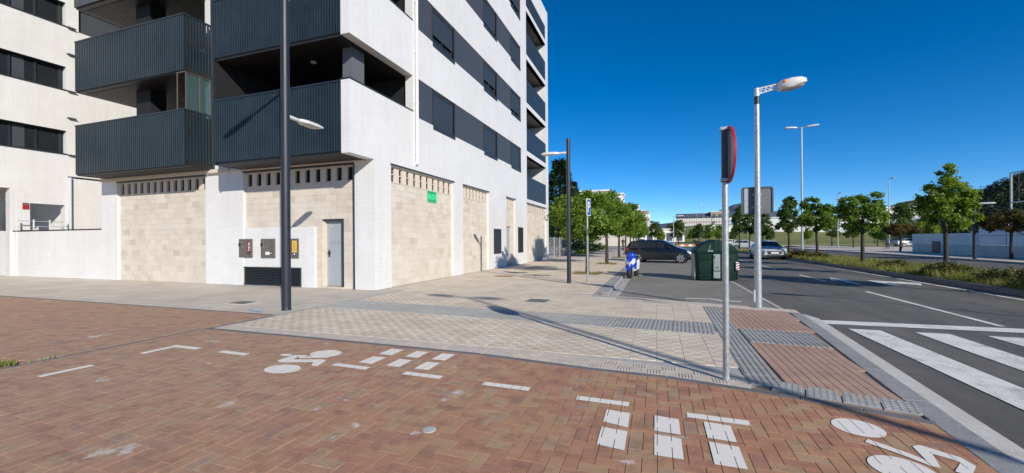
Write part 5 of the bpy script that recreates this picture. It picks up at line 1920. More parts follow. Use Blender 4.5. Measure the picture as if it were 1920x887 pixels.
for k, (px, dd, rz_, paint, lb, stt) in enumerate((
        (1398, 66, -8, 'car_silver', 'silver-blue car parked crosswise behind the silver saloon', sedan),
        (1246, 46, 85, 'car_white', 'white car behind the black hatchback, only its roof showing', sedan),
        (1345, 78, 10, 'car_white', 'white car far off behind the green container', hatch),
        (1372, 92, 10, 'car_white', 'white car farther right than the other far white cars', hatch),
        (1703, 74, 12, 'car_silver', 'silver car parked at the end of the grey wall', sedan))):
    X_, Y_ = bearing(px, dd)
    car('parked_car', lb, 'car', (X_, Y_, ZR if px < 1500 else 0.0), R(rz_), stt, paint, 0.32, (-1.3, 1.36), ((-1.72, 0.98) if stt is hatch else (-1.55, 0.92), (0.28, 1.12) if stt is hatch else (0.5, 1.25), (-2.02, -1.70) if stt is hatch else (-1.9, -1.0), (-0.10,) if stt is hatch else (-0.4,)))

# scooter, nose towards the camera
qx, qy = bearing(1175, 17.2)
s = thing('scooter', 'blue and silver motor scooter parked at the kerb', 'scooter', (qx + 0.22, qy + 0.52, ZR), R(-99))
def scoot_wheel(x, r, w):
    wr_ = empty('wheel', (x, 0, r))
    wr_.parent = s
    MB().lathe([(r * 0.55, -w * 0.4), (r * 0.85, -w / 2), (r, -w * 0.22), (r, w * 0.22), (r * 0.85, w / 2), (r * 0.55, w * 0.4)], 24, 'y').build('tyre', 'rubber', wr_, smooth=50)
    MB().lathe([(r * 0.55, -w * 0.3), (r * 0.55, w * 0.3)], 20, 'y').build('rim', 'rim_alloy', wr_)


scoot_wheel(0.66, 0.25, 0.16)
scoot_wheel(-0.62, 0.235, 0.13)
m_ = MB()
m_.loft([[(0.66 + 0.27 * math.cos(R(a)), y, 0.235 + 0.27 * math.sin(R(a))) for y in (-0.085, -0.05, 0.05, 0.085)][::1] + [(0.66 + 0.285 * math.cos(R(a)), y, 0.235 + 0.285 * math.sin(R(a))) for y in (0.08, -0.08)] for a in (25, 50, 75, 100, 125, 150)])
m_.build('front_fender', 'scooter_blue', s, smooth=50)
for sg in (1, -1):
    MB().tube((0.66, sg * 0.085, 0.235), (0.50, sg * 0.085, 0.62), 0.022, 0.022, 10).build('fork', 'rubber', s)
sh = MB()
sh.loft([[(x - 0.10, -w, z), (x - 0.02, -w * 0.85, z), (x + d, -w * 0.4, z), (x + d, w * 0.4, z), (x - 0.02, w * 0.85, z), (x - 0.10, w, z), (x - 0.13, 0, z)] for x, z, w, d in
         ((0.60, 0.45, 0.13, 0.06), (0.60, 0.56, 0.20, 0.09), (0.56, 0.68, 0.235, 0.10), (0.50, 0.80, 0.22, 0.09), (0.46, 0.90, 0.17, 0.06))])
sh.build('front_shield', 'scooter_blue', s, smooth=60)
for sg in (1, -1):
    MB().loft([[(x, sg * y0, z), (x - 0.03, sg * y1, z), (x - 0.05, sg * y1, z - h), (x - 0.01, sg * y0, z - h)] for x, y0, y1, z, h in ((0.70, 0.0, 0.03, 0.60, 0.10), (0.69, 0.05, 0.12, 0.68, 0.13), (0.63, 0.13, 0.215, 0.82, 0.15))]).build('headlight_panel', 'scooter_silver', s, smooth=60)
MB().loft([[(x, -w, z), (x, w, z), (x + 0.02, w * 0.8, z - 0.07), (x + 0.02, -w * 0.8, z - 0.07)] for x, z, w in ((0.58, 0.70, 0.13), (0.665, 0.675, 0.10))]).build('headlight', 'head_lamp', s)
MB().loft([[(x - 0.11, -w * 0.6, z), (x, -w, z), (x + 0.12, -w * 0.45, z), (x + 0.12, w * 0.45, z), (x, w, z), (x - 0.11, w * 0.6, z)] for x, z, w in ((0.44, 0.88, 0.16), (0.45, 0.95, 0.20), (0.43, 1.02, 0.17), (0.40, 1.06, 0.10))]).build('handlebar_cover', 'scooter_blue', s, smooth=60)
hb_ = MB().tube((0.38, -0.34, 1.0), (0.40, -0.15, 1.0), 0.017, 0.017, 8).tube((0.40, 0.15, 1.0), (0.38, 0.34, 1.0), 0.017, 0.017, 8)
hb_.build('handlebar', 'rubber', s)
for sg in (1, -1):
    m_ = MB().path([(0.40, sg * 0.24, 1.0), (0.42, sg * 0.30, 1.13), (0.41, sg * 0.33, 1.2)], 0.008, 6)
    m_.loft([[(0.405, sg * 0.33 + a * 0.055, 1.2 + b * 0.035) for a, b in ((-1, -1), (1, -1), (1, 1), (-1, 1))], [(0.43, sg * 0.33 + a * 0.045, 1.2 + b * 0.03) for a, b in ((-1, -1), (1, -1), (1, 1), (-1, 1))]])
    m_.build('mirror', 'rubber', s)
    MB().loft([[(0.50, sg * 0.14, 0.42), (0.50, sg * 0.20, 0.45), (0.38, sg * 0.23, 0.72), (0.36, sg * 0.18, 0.72)], [(0.30, sg * 0.14, 0.36), (0.30, sg * 0.21, 0.38), (0.26, sg * 0.22, 0.62), (0.26, sg * 0.17, 0.62)]]).build('side_panel', 'scooter_blue', s)
MB().box(-0.10, 0.48, -0.17, 0.17, 0.30, 0.37).build('floorboard', 'scooter_silver', s, bevel=0.02)
MB().loft([[(x, -w, 0.34), (x, -w, zt), (x, -w * 0.6, zt + 0.06), (x, w * 0.6, zt + 0.06), (x, w, zt), (x, w, 0.34)] for x, w, zt in ((-0.02, 0.14, 0.60), (-0.2, 0.18, 0.68), (-0.55, 0.17, 0.72), (-0.85, 0.10, 0.74))]).build('tail_body', 'scooter_silver', s, smooth=50)
MB().loft([[(x, -w, z), (x, w, z), (x, w * 0.8, z + 0.09), (x, -w * 0.8, z + 0.09)] for x, w, z in ((0.02, 0.11, 0.66), (-0.2, 0.15, 0.73), (-0.5, 0.15, 0.77), (-0.80, 0.10, 0.80))]).build('seat', 'rubber', s, smooth=50, bevel=0.02)
MB().tube((-0.05, 0.12, 0.34), (0.10, 0.26, 0.01), 0.014, 0.014, 8).build('side_stand', 'rubber', s)

# ------------------------------------------------------------------ trees
def crown_mesh(name, seed, blobs, n_leaf, size, mat, clump=0.30, shell=0.55, droop=0.0):
    """leaf faces gathered in clumps spread through the blobs (cx, cy, cz, rx, ry, rz, weight)"""
    r_ = random.Random(seed)
    tot = sum(b[6] for b in blobs)
    clumps = []
    for b in blobs:
        k = max(4, int(95 * b[6] / tot))
        for _ in range(k):
            while True:
                v = Vector((r_.uniform(-1, 1), r_.uniform(-1, 1), r_.uniform(-1, 1)))
                if shell < v.length < 1:
                    break
            c = Vector((b[0] + v.x * b[3], b[1] + v.y * b[4], b[2] + v.z * b[5]))
            clumps.append((c, r_.uniform(0.6, 1.25) * clump * min(b[3], b[5]) ** 0.5, Vector((v.x / b[3], v.y / b[4], v.z / b[5])).normalized()))
    m_ = MB()
    for i in range(n_leaf):
        c, rad, nv = clumps[i % len(clumps)]
        v = Vector((r_.gauss(0, 1), r_.gauss(0, 1), r_.gauss(0, 0.75))) * rad * 0.55
        p = c + v
        n = (nv * 0.7 + Vector((0, 0, 0.55)) + Vector((r_.gauss(0, 0.5), r_.gauss(0, 0.5), r_.gauss(0, 0.5)))).normalized()
        a = n.cross(Vector((r_.gauss(0, 1), r_.gauss(0, 1), r_.gauss(0, 1)))).normalized()
        b_ = n.cross(a)
        s_ = size * r_.uniform(0.65, 1.3)
        a, b_ = a * s_ * 0.5, b_ * s_ * 0.36
        dn = n * s_ * -0.10
        m_.add([p - a + dn, p - b_, p + a + dn, p + b_], [(0, 1, 2, 3)])
    me = m_.mesh(name)
    me.materials.append(MATS[mat])
    return me


def trunk_mesh(name, seed, h, r, top, spread, n_limb=6):
    r_ = random.Random(seed)
    m_ = MB()
    pts = [Vector((0, 0, -0.05)), Vector((r_.uniform(-.02, .02), r_.uniform(-.02, .02), h * 0.5)), Vector((r_.uniform(-.05, .05), r_.uniform(-.05, .05), h)), Vector((0, 0, top))]
    rad = [r * 1.25, r, r * 0.85, r * 0.25]
    rings = []
    for p, q in zip(pts, rad):
        rings.append([p + Vector((q * math.cos(2 * math.pi * k / 10), q * math.sin(2 * math.pi * k / 10), 0)) for k in range(10)])
    m_.loft(rings)
    for k in range(n_limb):
        a = 2 * math.pi * k / n_limb + r_.uniform(-.3, .3)
        z0 = h * r_.uniform(0.92, 1.15)
        e = Vector((math.cos(a) * spread * r_.uniform(.6, .95), math.sin(a) * spread * r_.uniform(.6, .95), z0 + (top - h) * r_.uniform(.35, .8)))
        m_.tube((0, 0, z0), e, r * 0.42, r * 0.12, 6)
    return m_.mesh(name, smooth=60)


CR, TR = {}, {}
# clipped round street trees
CR['round'] = [crown_mesh('crown_round', s_, [(0, 0, 3.35, 1.85, 1.85, 1.30, 3), (0.4, -0.3, 4.2, 1.1, 1.1, 0.6, 1), (-0.5, 0.5, 2.6, 1.3, 1.2, 0.5, 1)], 14500, 0.15, 'leaf_green', 0.31) for s_ in (21, 22)]
TR['round'] = trunk_mesh('trunk_round', 1, 2.2, 0.085, 3.9, 1.3)
# bushy median trees, each with its own outline
CR['median_a'] = [crown_mesh('crown_median', 31, [(0, 0, 2.5, 1.15, 1.1, 0.65, 3), (0.1, 0, 3.3, 0.85, 0.85, 0.6, 2), (-0.55, 0, 3.05, 0.5, 0.5, 0.5, 0.8), (0.05, 0, 4.15, 0.25, 0.25, 0.4, 0.45), (0.05, 0, 3.75, 0.34, 0.34, 0.35, 0.55), (0.5, 0.2, 2.95, 0.6, 0.6, 0.6, 1)], 13000, 0.11, 'leaf_bright', 0.23)]
CR['median_b'] = [crown_mesh('crown_median', 32, [(0, 0, 2.7, 1.2, 1.1, 0.85, 3), (0.5, 0, 3.5, 0.65, 0.6, 0.55, 1.2), (-0.5, 0.1, 3.45, 0.6, 0.6, 0.5, 1), (0.9, 0, 3.2, 0.4, 0.4, 0.5, 0.6)], 10500, 0.13, 'leaf_green', 0.24)]
CR['median_c'] = [crown_mesh('crown_median', 33, [(0.0, 0, 2.8, 1.15, 1.1, 0.8, 3), (-0.35, 0, 3.9, 0.55, 0.5, 0.45, 1), (0.5, 0, 3.3, 0.6, 0.6, 0.5, 1)], 9000, 0.14, 'leaf_green', 0.24)]
CR['median_d'] = [crown_mesh('crown_median', 34, [(0, 0, 3.3, 0.75, 0.75, 1.4, 3), (0.1, 0, 4.4, 0.45, 0.45, 0.6, 1), (-0.3, 0, 2.5, 0.7, 0.7, 0.5, 1)], 6500, 0.155, 'leaf_dark', 0.25)]
TR['median'] = trunk_mesh('trunk_median', 2, 1.9, 0.085, 3.6, 0.8)
CR['flat'] = [crown_mesh('crown_flat', 41, [(0, 0, 2.55, 1.9, 1.8, 0.62, 3), (0.5, 0, 2.85, 1.1, 1.1, 0.45, 1)], 9500, 0.14, 'leaf_bronze', 0.27)]
TR['flat'] = trunk_mesh('trunk_flat', 3, 1.95, 0.09, 2.7, 1.3)
CR['tall'] = [crown_mesh('crown_tall', s_, [(0, 0, 4.2, 1.7, 1.6, 1.6, 3), (0.3, 0, 5.9, 1.1, 1.1, 1.1, 1.4), (-0.5, 0.3, 3.0, 1.5, 1.4, 0.8, 1.2)], 7000, 0.24, mt, 0.45) for s_, mt in ((51, 'leaf_dark'), (52, 'leaf_green'), (53, 'leaf_bright'))]
TR['tall'] = trunk_mesh('trunk_tall', 4, 2.2, 0.13, 5.2, 1.1)


def conifer(seed):
    r_ = random.Random(seed)
    m_ = MB()
    for k in range(6500):
        t_ = r_.random() ** 1.25
        z = 0.8 + 8.2 * t_
        rad = (1 - t_) * 2.6 + 0.25
        tier = 0.6 + 0.4 * abs(math.sin(z * 2.3))
        a = r_.uniform(0, 6.283)
        d = rad * tier * math.sqrt(r_.random())
        p = Vector((d * math.cos(a), d * math.sin(a), z - 0.18 * d))
        o_ = Vector((math.cos(a), math.sin(a), r_.uniform(-0.1, 0.9))).normalized()
        s_ = o_.cross(Vector((r_.gauss(0, 1), r_.gauss(0, 1), r_.gauss(0, 1)))).normalized()
        ln = r_.uniform(0.22, 0.5)
        m_.add([p, p + o_ * ln * 0.5 + s_ * 0.06, p + o_ * ln, p + o_ * ln * 0.5 - s_ * 0.06], [(0, 1, 2, 3)])
    me = m_.mesh('crown_conifer')
    me.materials.append(MATS['leaf_conifer'])
    return me


CR['conifer'] = [conifer(61)]
TR['conifer'] = trunk_mesh('trunk_conifer', 5, 6, 0.16, 8.8, 0.5, 4)
rt = random.Random(17)


def tree(kind, loc, label, group=None, scale=(1, 1, 1), variant=0, rz=None, bark='bark', name=None):
    t_ = thing(name or {'conifer': 'conifer'}.get(kind, 'tree'), label, 'tree', loc, rt.uniform(0, 6.28) if rz is None else rz, group)
    t_.scale = scale
    link('crown', CR[kind][variant % len(CR[kind])], None, t_)
    tk = TR['median' if kind.startswith('median') else kind]
    o = link('trunk', tk, bark, t_)
    return t_


# street trees along the kerb, left row
ordinal = ['first', 'second', 'third', 'fourth', 'fifth', 'sixth', 'seventh', 'eighth']
for k, (y, sc_) in enumerate(((18.6, 0.86), (26.4, 1.05), (35.6, 1.05), (43.5, 1.0), (51.5, 1.0), (59.5, 0.95), (67.5, 0.95), (75.5, 0.9))):
    tree('round', (-2.9, y, 0), ordinal[k] + ' round street tree of the kerb row, counted from the camera', 'street trees along the kerb', (sc_, sc_, sc_ * (0.90, 0.90, 0.92, 0.97, 1, 1, 1, 1)[k]), k)
# tree pits with dry grass
for k, (y, n) in enumerate(((18.6, 150), (26.4, 120), (35.6, 80))):
    r_ = random.Random(70 + k)
    pit = thing('tree_pit', ordinal[k] + ' square planting pit with dry grass round a kerb tree trunk', 'tree pit', (-2.9, y, 0), world=True)
    MB().box(-3.45, -2.35, y - 0.55, y + 0.55, -0.02, 0.006).build('soil', 'earth', pit)
    m_ = MB()
    for _ in range(n * 3):
        px_, py_ = -2.9 + r_.uniform(-0.62, 0.62), y + r_.uniform(-0.6, 0.6)
        h = r_.uniform(0.03, 0.13)
        b_ = r_.uniform(0, 6.28)
        w = 0.012
        m_.face([(px_ - w * math.cos(b_), py_ - w * math.sin(b_), 0), (px_ + w * math.cos(b_), py_ + w * math.sin(b_), 0), (px_ + r_.uniform(-.05, .05), py_ + r_.uniform(-.05, .05), h)])
    m_.build('dry_grass', 'grass_dry', pit, fix=False, kind='stuff')
# conifers and other trees behind the fence
X_, Y_ = bearing(1050, 42)
tree('conifer', (X_, Y_, 0), 'dark conifer rising right beside the far end of the white building', scale=(1.35, 1.35, 1.06))
X_, Y_ = bearing(1072, 54)
tree('conifer', (X_, Y_, 0), 'second dark conifer standing behind the first street trees', scale=(1.4, 1.4, 1.0))
for px, dd, v, sc_, lb in ((1040, 50, 0, 1.0, 'dark leafy tree low behind the metal fence'), (1065, 66, 0, 1.1, 'dark leafy tree beyond the white fence post'),
                           (1190, 100, 1, 1.0, 'green tree in front of the white stepped apartment block'), (1228, 120, 0, 1.1, 'dark tree right of the white stepped apartment block'),
                           (1240, 105, 2, 0.6, 'low bright green tree behind the black car'), (1272, 95, 0, 0.95, 'dark round tree beside the short far lamp'),
                           (1258, 150, 0, 1.15, 'far dark tree left of the dark round tree'), (1310, 110, 0, 0.9, 'dark tree directly below the long pink building'),
                           (1330, 105, 1, 0.85, 'green tree behind the green container lid'), (1348, 120, 1, 0.9, 'green tree left of the round sign pole'),
                           (1296, 150, 1, 0.8, 'small green tree on the far bank'), (1376, 130, 0, 0.8, 'dark tree between round sign and square sign')):
    X_, Y_ = bearing(px, dd)
    tree('tall', (X_, Y_, 0), lb, scale=(sc_, sc_, sc_ * 0.9), variant=v)
# median trees
MT = [('median_c', 14.1, (1.1, 1.1, 1.05), 1.0, 'median tree just outside the right edge beyond the crossing'),
      ('median_a', 21.1, (0.88, 0.88, 0.98), 0.1, 'bushy bright green median tree with a tuft on top, nearest at the right'),
      ('median_b', 28.1, (1.05, 1.05, 0.98), 0.4, 'broad green median tree left of the brightest one'),
      ('median_c', 35.0, (1.05, 1.05, 1.02), 0.0, 'green median tree right beside the double-headed lamp'),
      ('median_d', 41.6, (1.0, 1.0, 1.02), 0.3, 'slim dark green median tree behind the silver saloon'),
      ('median_d', 51.0, (1.15, 1.15, 0.95), 1.3, 'dark median tree just right of the square sign back'),
      ('median_d', 57.5, (1.0, 1.0, 1.05), 2.2, 'dark slim median tree partly hidden by the square sign'),
      ('median_d', 64.0, (1.1, 1.1, 1.2), 0.9, 'dark slim median tree left of the galvanised lamp post')]
for kd, y, sc_, rz_, lb in MT:
    tree(kd, (10.8, y, 0), lb, None, sc_, 0, rz_)
# far pavement trees at the right
for kd, px, dd, sc_, v, lb in (('flat', 1896, 28.5, 1.0, 0, 'low bronze tree with flat wide crown at the right edge'),
                               ('flat', 1688, 47, 0.95, 0, 'small bronze flat-crowned tree beside the cyclist'),
                               ('tall', 1690, 60, 0.95, 0, 'dark dense tree rising behind the small bronze tree'),
                               ('tall', 1662, 84, 0.8, 1, 'green tree far off left of the tall thin mast'),
                               ('tall', 1645, 78, 0.55, 2, 'small yellowish tree behind the broad median tree'),
                               ('tall', 1600, 70, 0.75, 0, 'dark tree glimpsed behind the broad median tree'),
                               ('tall', 1560, 80, 0.8, 0, 'dark tree behind the single lamp mast'),
                               ('tall', 1740, 72, 0.85, 1, 'green tree behind the grey wall end'),
                               ('tall', 1515, 100, 0.6, 1, 'small green tree behind the double-headed lamp post'),
                               ('tall', 1445, 100, 0.6, 0, 'small dark tree in the distance above the silver saloon'),
                               ('tall', 1640, 110, 0.7, 0, 'dark tree at the end of the far white hall')):
    X_, Y_ = bearing(px, dd)
    tree(kd, (X_, Y_, 0), lb, None, (sc_,) * 3, v)

# ------------------------------------------------------------------ median and far carriageway
med = empty('median_kerb', (0, 0, 0))
tag(med, kind='structure')
y = -8.0
while y < 80:
    MB().box(9.34, 9.52, y + 0.005, y + 0.995, -0.2, 0.06).build('kerb_stone', 'edging_dark', med, bevel=0.015)  # darker than the far row: shade on the street side put into the colour
    if y < 60:
        MB().box(12.60, 12.76, y + 0.005, y + 0.995, -0.2, 0.06).build('kerb_stone', 'kerb_grey', med, bevel=0.015)
    y += 1.0
sheet('median_soil', [(9.52, -8), (12.6, -8), (12.6, 82), (9.52, 82)], 0.02, 'dry_lawn')
r_ = random.Random(90)
m_ = MB()
for _ in range(60000):
    y = 10 + 45 * r_.random() ** 1.5
    x = r_.uniform(9.5, 12.6)
    dens = 0.5 + 0.5 * math.sin(y * 1.7 + x) * math.sin(y * 0.6)
    h = r_.uniform(0.12, 0.40) * (0.65 + 0.5 * dens)
    a = r_.uniform(0, 6.28)
    w = r_.uniform(0.005, 0.010) * (1 + y / 25)
    lx, ly = r_.gauss(0, 0.10), r_.gauss(0, 0.10)
    m_.face([(x - w * math.cos(a), y - w * math.sin(a), 0.01), (x + w * math.cos(a), y + w * math.sin(a), 0.01), (x + lx, y + ly, h)])
tag(m_.build('median_grass', 'grass_dry', None, fix=False), 'tall dry yellow grass covering the planted median', 'grass', None, 'stuff')
# low shrubs on the median
for k, (x, y, rr_, hh, lb) in enumerate(((10.2, 15.2, 0.9, 0.5, 'low spreading shrub on the median at the right edge'), (10.5, 17.3, 0.8, 0.48, 'low shrub on the median between the right edge and the bright tree'), (10.3, 20.0, 0.75, 0.5, 'low shrub around the foot of the brightest median tree'),
                                         (10.6, 24.4, 0.6, 0.4, 'low shrub on the median between the bright and the broad tree'), (10.2, 36.3, 0.85, 0.62, 'dark round shrub beside the silver saloon'), (10.4, 33.6, 0.7, 0.5, 'low shrub right of the dark round shrub'))):
    sm = crown_mesh('foliage', 100 + k, [(0, 0, hh * 0.5, rr_, rr_, hh * 0.55, 1)], 1500, 0.11, 'shrub_mix' if k != 4 else 'leaf_bronze', 0.28, 0.1)
    t_ = thing('shrub', lb, 'shrub', (x, y, 0.02), group='low shrubs on the median')
    link('foliage', sm, None, t_)
    MB().tube((0, 0, -0.02), (0, 0, hh * 0.6), 0.02, 0.01, 6).build('stem', 'bark', t_)
sheet('far_pavement', [(20.6, 5), (26, 5), (26, 82), (20.6, 82)], 0.0, 'concrete_pale')
fk = empty('far_kerb', (0, 0, 0))
tag(fk, kind='structure')
y = 18.0
while y < 80:
    MB().box(20.40, 20.6, y + 0.005, y + 0.995, -0.2, 0.012).build('kerb_stone', 'kerb_grey', fk)
    y += 1.0
sheet('far_plaza', [(26, 57), (140, 57), (140, 130), (26, 130)], -0.02, 'concrete_pale')
sheet('far_lawn', [(34, 90), (140, 90), (140, 240), (20, 240)], 0.02, 'dry_lawn')
# lamp on the median beyond the right edge of the picture (its shadow lies across the lanes)
mast((11.62, -4.5, 0.02), 10.2, [(1, -0.1), (-1, 0.1)], 1.15, 'tall double-headed lamp on the median outside the picture, behind the crossing')
mast((11.9, 6.9, 0.02), 4.6, [(-1, 0.3)], 1.1, 'thin lamp on the median just outside the right edge', 0.05)
# grey court wall at the right
gw = thing('court_enclosure', 'long grey concrete wall with pale panels along the far pavement', 'wall', (26.2, 48, 0), world=True)
MB().box(26.2, 26.5, 20, 56.4, 0, 0.85).build('base_wall', 'wall_base_grey', gw)
y = 20.0
while y < 46.8:
    MB().box(26.25, 26.42, y + 0.02, y + 2.98, 0.86, 2.45).build('panel', 'panel_pale', gw)
    MB().box(26.22, 26.46, y - 0.04, y + 0.018, 0.86, 2.5).build('post', 'fence_steel', gw)
    MB().box(26.22, 26.249, y + 0.02, y + 2.98, 1.62, 1.68).build('rail', 'fence_steel', gw)
    y += 3.0
MB().box(26.22, 26.5, 47.0, 56.4, 0.852, 1.9).build('plain_wall', 'wall_grey', gw)
MB().box(26.2, 34, 56.4, 56.7, 0, 1.9).build('return_wall', 'wall_grey', gw)
MB().box(26.14, 26.195, 52.0, 53.2, 0.02, 1.15).build('dark_hatch', 'anthracite', gw)
# tall net frame above the court
nf = thing('net_frame', 'tall pale steel net frame of the sports court at the right edge', 'net frame', (28, 44, 0), world=True)
for y in (30, 38.2, 46.4):
    MB().tube((28.0, y, 0), (28.0, y, 6.9), 0.07, 0.07, 10).build('post', 'fence_steel', nf)
for z in (6.85, 4.4):
    MB().tube((28.0, 30, z), (28.0, 46.4, z), 0.05, 0.05, 8).build('rail', 'fence_steel', nf)
for k in range(28):
    MB().tube((28.0, 30 + k * 0.6, 4.4), (28.0, 30 + k * 0.6, 6.85), 0.008, 0.008, 4).build('wire', 'fence_steel', nf)

# ------------------------------------------------------------------ far left: fence, hedge, white wall
fn_ = thing('metal_fence', 'pale metal mesh fence running back from the far end of the white building', 'fence', (-8.2, 36, 0), world=True)
for k in range(10):
    y = YEND + 0.3 + k * 2.2
    MB().tube((-8.25, y, 0), (-8.25, y, 1.75), 0.035, 0.035, 8).build('post', 'fence_steel', fn_)
    for z in (0.12, 0.9, 1.68):
        if k < 9:
            MB().tube((-8.25, y, z), (-8.25, y + 2.2, z), 0.018, 0.018, 6).build('rail', 'fence_steel', fn_)
    if k < 9:
        wm = MB()
        for q in range(14):
            wm.tube((-8.25, y + 0.15 * (q + 1), 0.12), (-8.25, y + 0.15 * (q + 1), 1.68), 0.006, 0.006, 4, False)
        wm.build('wire_panel', 'fence_steel', fn_)
MB().box(-8.6, -8.0, 41.6, 41.9, 0, 2.6).build('x', 'render_white', None) if False else None
X_, Y_ = bearing(1074, 47)
wp = thing('white_pillar', 'white rounded pillar behind the slim dark lamp post', 'pillar', (X_, Y_, 0))
MB().lathe([(0.30, 0), (0.30, 2.3), (0.2, 2.45)], 18).build('shaft', 'render_white', wp, smooth=40)
MB().lathe([(0.34, 0), (0.34, 0.12), (0.30, 0.14)], 18).build('base', 'kerb_grey', wp, smooth=40)
for k, (px, dd, rr_, lb) in enumerate(((1084, 46, 1.1, 'low green hedge bush behind the first street tree'), (1100, 54, 1.1, 'low green hedge bush near the parking sign pole'), (1122, 66, 1.2, 'low hedge bush in the distance under the kerb trees'))):
    X_, Y_ = bearing(px, dd)
    sm = crown_mesh('foliage', 120 + k, [(0, 0, 0.45, rr_, 2.2, 0.5, 1)], 1800, 0.16, 'leaf_green', 0.30, 0.2)
    t_ = thing('hedge_bush', lb, 'hedge', (X_, Y_, 0), group='hedge bushes behind the pavement')
    link('foliage', sm, None, t_)
    MB().tube((0, 0, -0.02), (0, 0, 0.5), 0.03, 0.01, 6).build('stem', 'bark', t_)
sheet('side_lawn', [(-9.5, 42), (-6.6, 42), (-8.5, 80), (-16, 80)], 0.004, 'lawn')
ww = thing('white_wall', 'long low white wall in the distance behind the kerb trees', 'wall', (-12, 98, 0), world=True)
MB().box(-45, -4, 98, 98.4, 0, 2.7).build('masonry', 'house_cream', ww)
MB().box(-45, -4, 97.95, 98.45, 2.7, 2.8).build('coping', 'house_white', ww)

# ------------------------------------------------------------------ distant buildings, hills
def house(name, label, px, dd, w, d, zb, zt, mat, rows, cols, rz=0.0, roof='flat', wmat='window_dark'):
    X_, Y_ = bearing(px, dd)
    t_ = thing(name, label, 'building', (X_, Y_, zb), rz)
    h = zt - zb
    MB().box(-w / 2, w / 2, 0, d, 0, h).build('wall', mat, t_)
    if roof == 'flat':
        MB().box(-w / 2 - 0.3, w / 2 + 0.3, -0.3, d + 0.3, h, h + 0.4).build('roof', 'house_white', t_)
    else:
        MB().extrude([(-0.8, h), (d + 0.8, h), (d / 2, h + w * 0.0 + 2.6)], 'x', -w / 2 - 0.8, w / 2 + 0.8).build('roof', 'roof_slate', t_)
    for i in range(rows):
        for j in range(cols):
            cw_, rh = w / cols, h / rows
            x, z = -w / 2 + (j + 0.5) * cw_, (i + 0.5) * rh
            wd = MB().box(x - cw_ * 0.3, x + cw_ * 0.3, -0.06, 0.02, z - rh * 0.28, z + rh * 0.28).build('window', wmat, t_)
            MB().box(x - cw_ * 0.33, x + cw_ * 0.33, -0.14, -0.02, z - rh * 0.34, z - rh * 0.29).build('sill', 'house_white', wd)
    return t_


hill = MB()
nx, ny = 60, 26
hx = [-120 + 10 * i for i in range(nx)]
hy = [125 + 14 * j for j in range(ny)]


def hz(x, y):
    s_ = min(1, max(0, (y - 128) / 110))
    prof = 7.5 * math.exp(-((x - 40) / 75) ** 2) + 2.0
    z = s_ * s_ * (3 - 2 * s_) * prof
    e = max(0, x - 95) / 120
    z += 34 * min(1, e) ** 1.5 * min(1, max(0, (y - 128) / 60))
    return z - 0.3


for i in range(nx - 1):
    for j in range(ny - 1):
        hill.face([(hx[a], hy[b], hz(hx[a], hy[b])) for a, b in ((i, j), (i + 1, j), (i + 1, j + 1), (i, j + 1))])
tag(hill.build('hillside', 'lawn', None, smooth=80), kind='structure')
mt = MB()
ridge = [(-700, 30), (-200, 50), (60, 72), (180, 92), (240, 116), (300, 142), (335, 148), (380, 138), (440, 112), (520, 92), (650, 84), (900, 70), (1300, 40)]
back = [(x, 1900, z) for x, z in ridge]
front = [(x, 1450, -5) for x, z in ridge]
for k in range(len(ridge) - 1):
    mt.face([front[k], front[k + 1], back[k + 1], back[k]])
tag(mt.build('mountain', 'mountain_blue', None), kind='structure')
# roundabout lawn with a raised rim
rl_ = MB()
cxr, cyr = bearing(1345, 118)
rl_.lathe([(24, -0.12), (24, 0.05), (18, 0.5), (6, 0.9)], 48, 'z', (cxr, cyr, 0))
tag(rl_.build('roundabout_lawn', 'lawn', None, smooth=40), kind='structure')
# orange and white kerb barrier in front of it
for k in range(6):
    X_, Y_ = bearing(1272 + k * 7.5, 92)
    t_ = thing('road_barrier', ordinal[k] + ' low barrier block from the left on the roundabout edge, ' + ('orange' if k % 2 == 0 else 'white'), 'barrier', (X_, Y_, ZR), group='low barrier blocks at the roundabout')
    MB().extrude([(-0.25, 0), (0.25, 0), (0.12, 0.45), (-0.12, 0.45)], 'x', -0.38, 0.38).build('block', 'orange_lens' if k % 2 == 0 else 'sign_white', t_)
    MB().box(-0.40, 0.40, -0.28, 0.28, 0, 0.06).build('foot', 'concrete_kerb', t_)

# white stepped apartment block
X_, Y_ = bearing(1196, 150)
ab = thing('stepped_apartment_block', 'white stepped apartment block with brown balconies above the kerb trees', 'building', (X_, Y_, 0), R(8))
for k, (w, z0, z1, xo) in enumerate(((9.5, 0, 7.2, 0.6), (8.4, 7.2, 10.4, 0.1), (6.6, 10.4, 12.2, -0.7), (4.2, 12.2, 14.2, -1.3))):
    MB().box(xo - w / 2, xo + w / 2, k * 0.5, 12, z0, z1).build('storey', 'house_white', ab)
for z in (5.0, 8.0, 10.6):
    lw = MB().box(0.9, 4.9 - z * 0.1, -0.35 + z * 0.05, 0.6, z, z + 1.3).build('loggia', 'house_brick', ab)
    MB().box(0.7, 5.1 - z * 0.1, -0.5 + z * 0.05, -0.3 + z * 0.05, z - 0.9, z - 0.02).build('parapet', 'house_white', lw)
MB().tube((-4.0, -0.2, 9), (-4.0, -0.2, 13.4), 0.22, 0.22, 10).build('chimney', 'anthracite', ab)
MB().lathe([(0.45, 0), (0.45, 0.8), (0.2, 0.9)], 10, 'z', (-4.0, -0.2, 13.2)).build('cowl', 'anthracite', ab)
MB().box(-3.2, 0.6, 1.6, 5, 14.2, 14.5).build('roof_edge', 'anthracite', ab)
house('cream_house', 'cream apartment house just showing above the round street trees', 1106, 105, 9, 10, 0, 13.6, 'house_cream', 3, 3)
house('white_house', 'white house top peeping out right of the street tree crowns', 1142, 125, 8, 8, 0, 15.0, 'house_white', 3, 3)
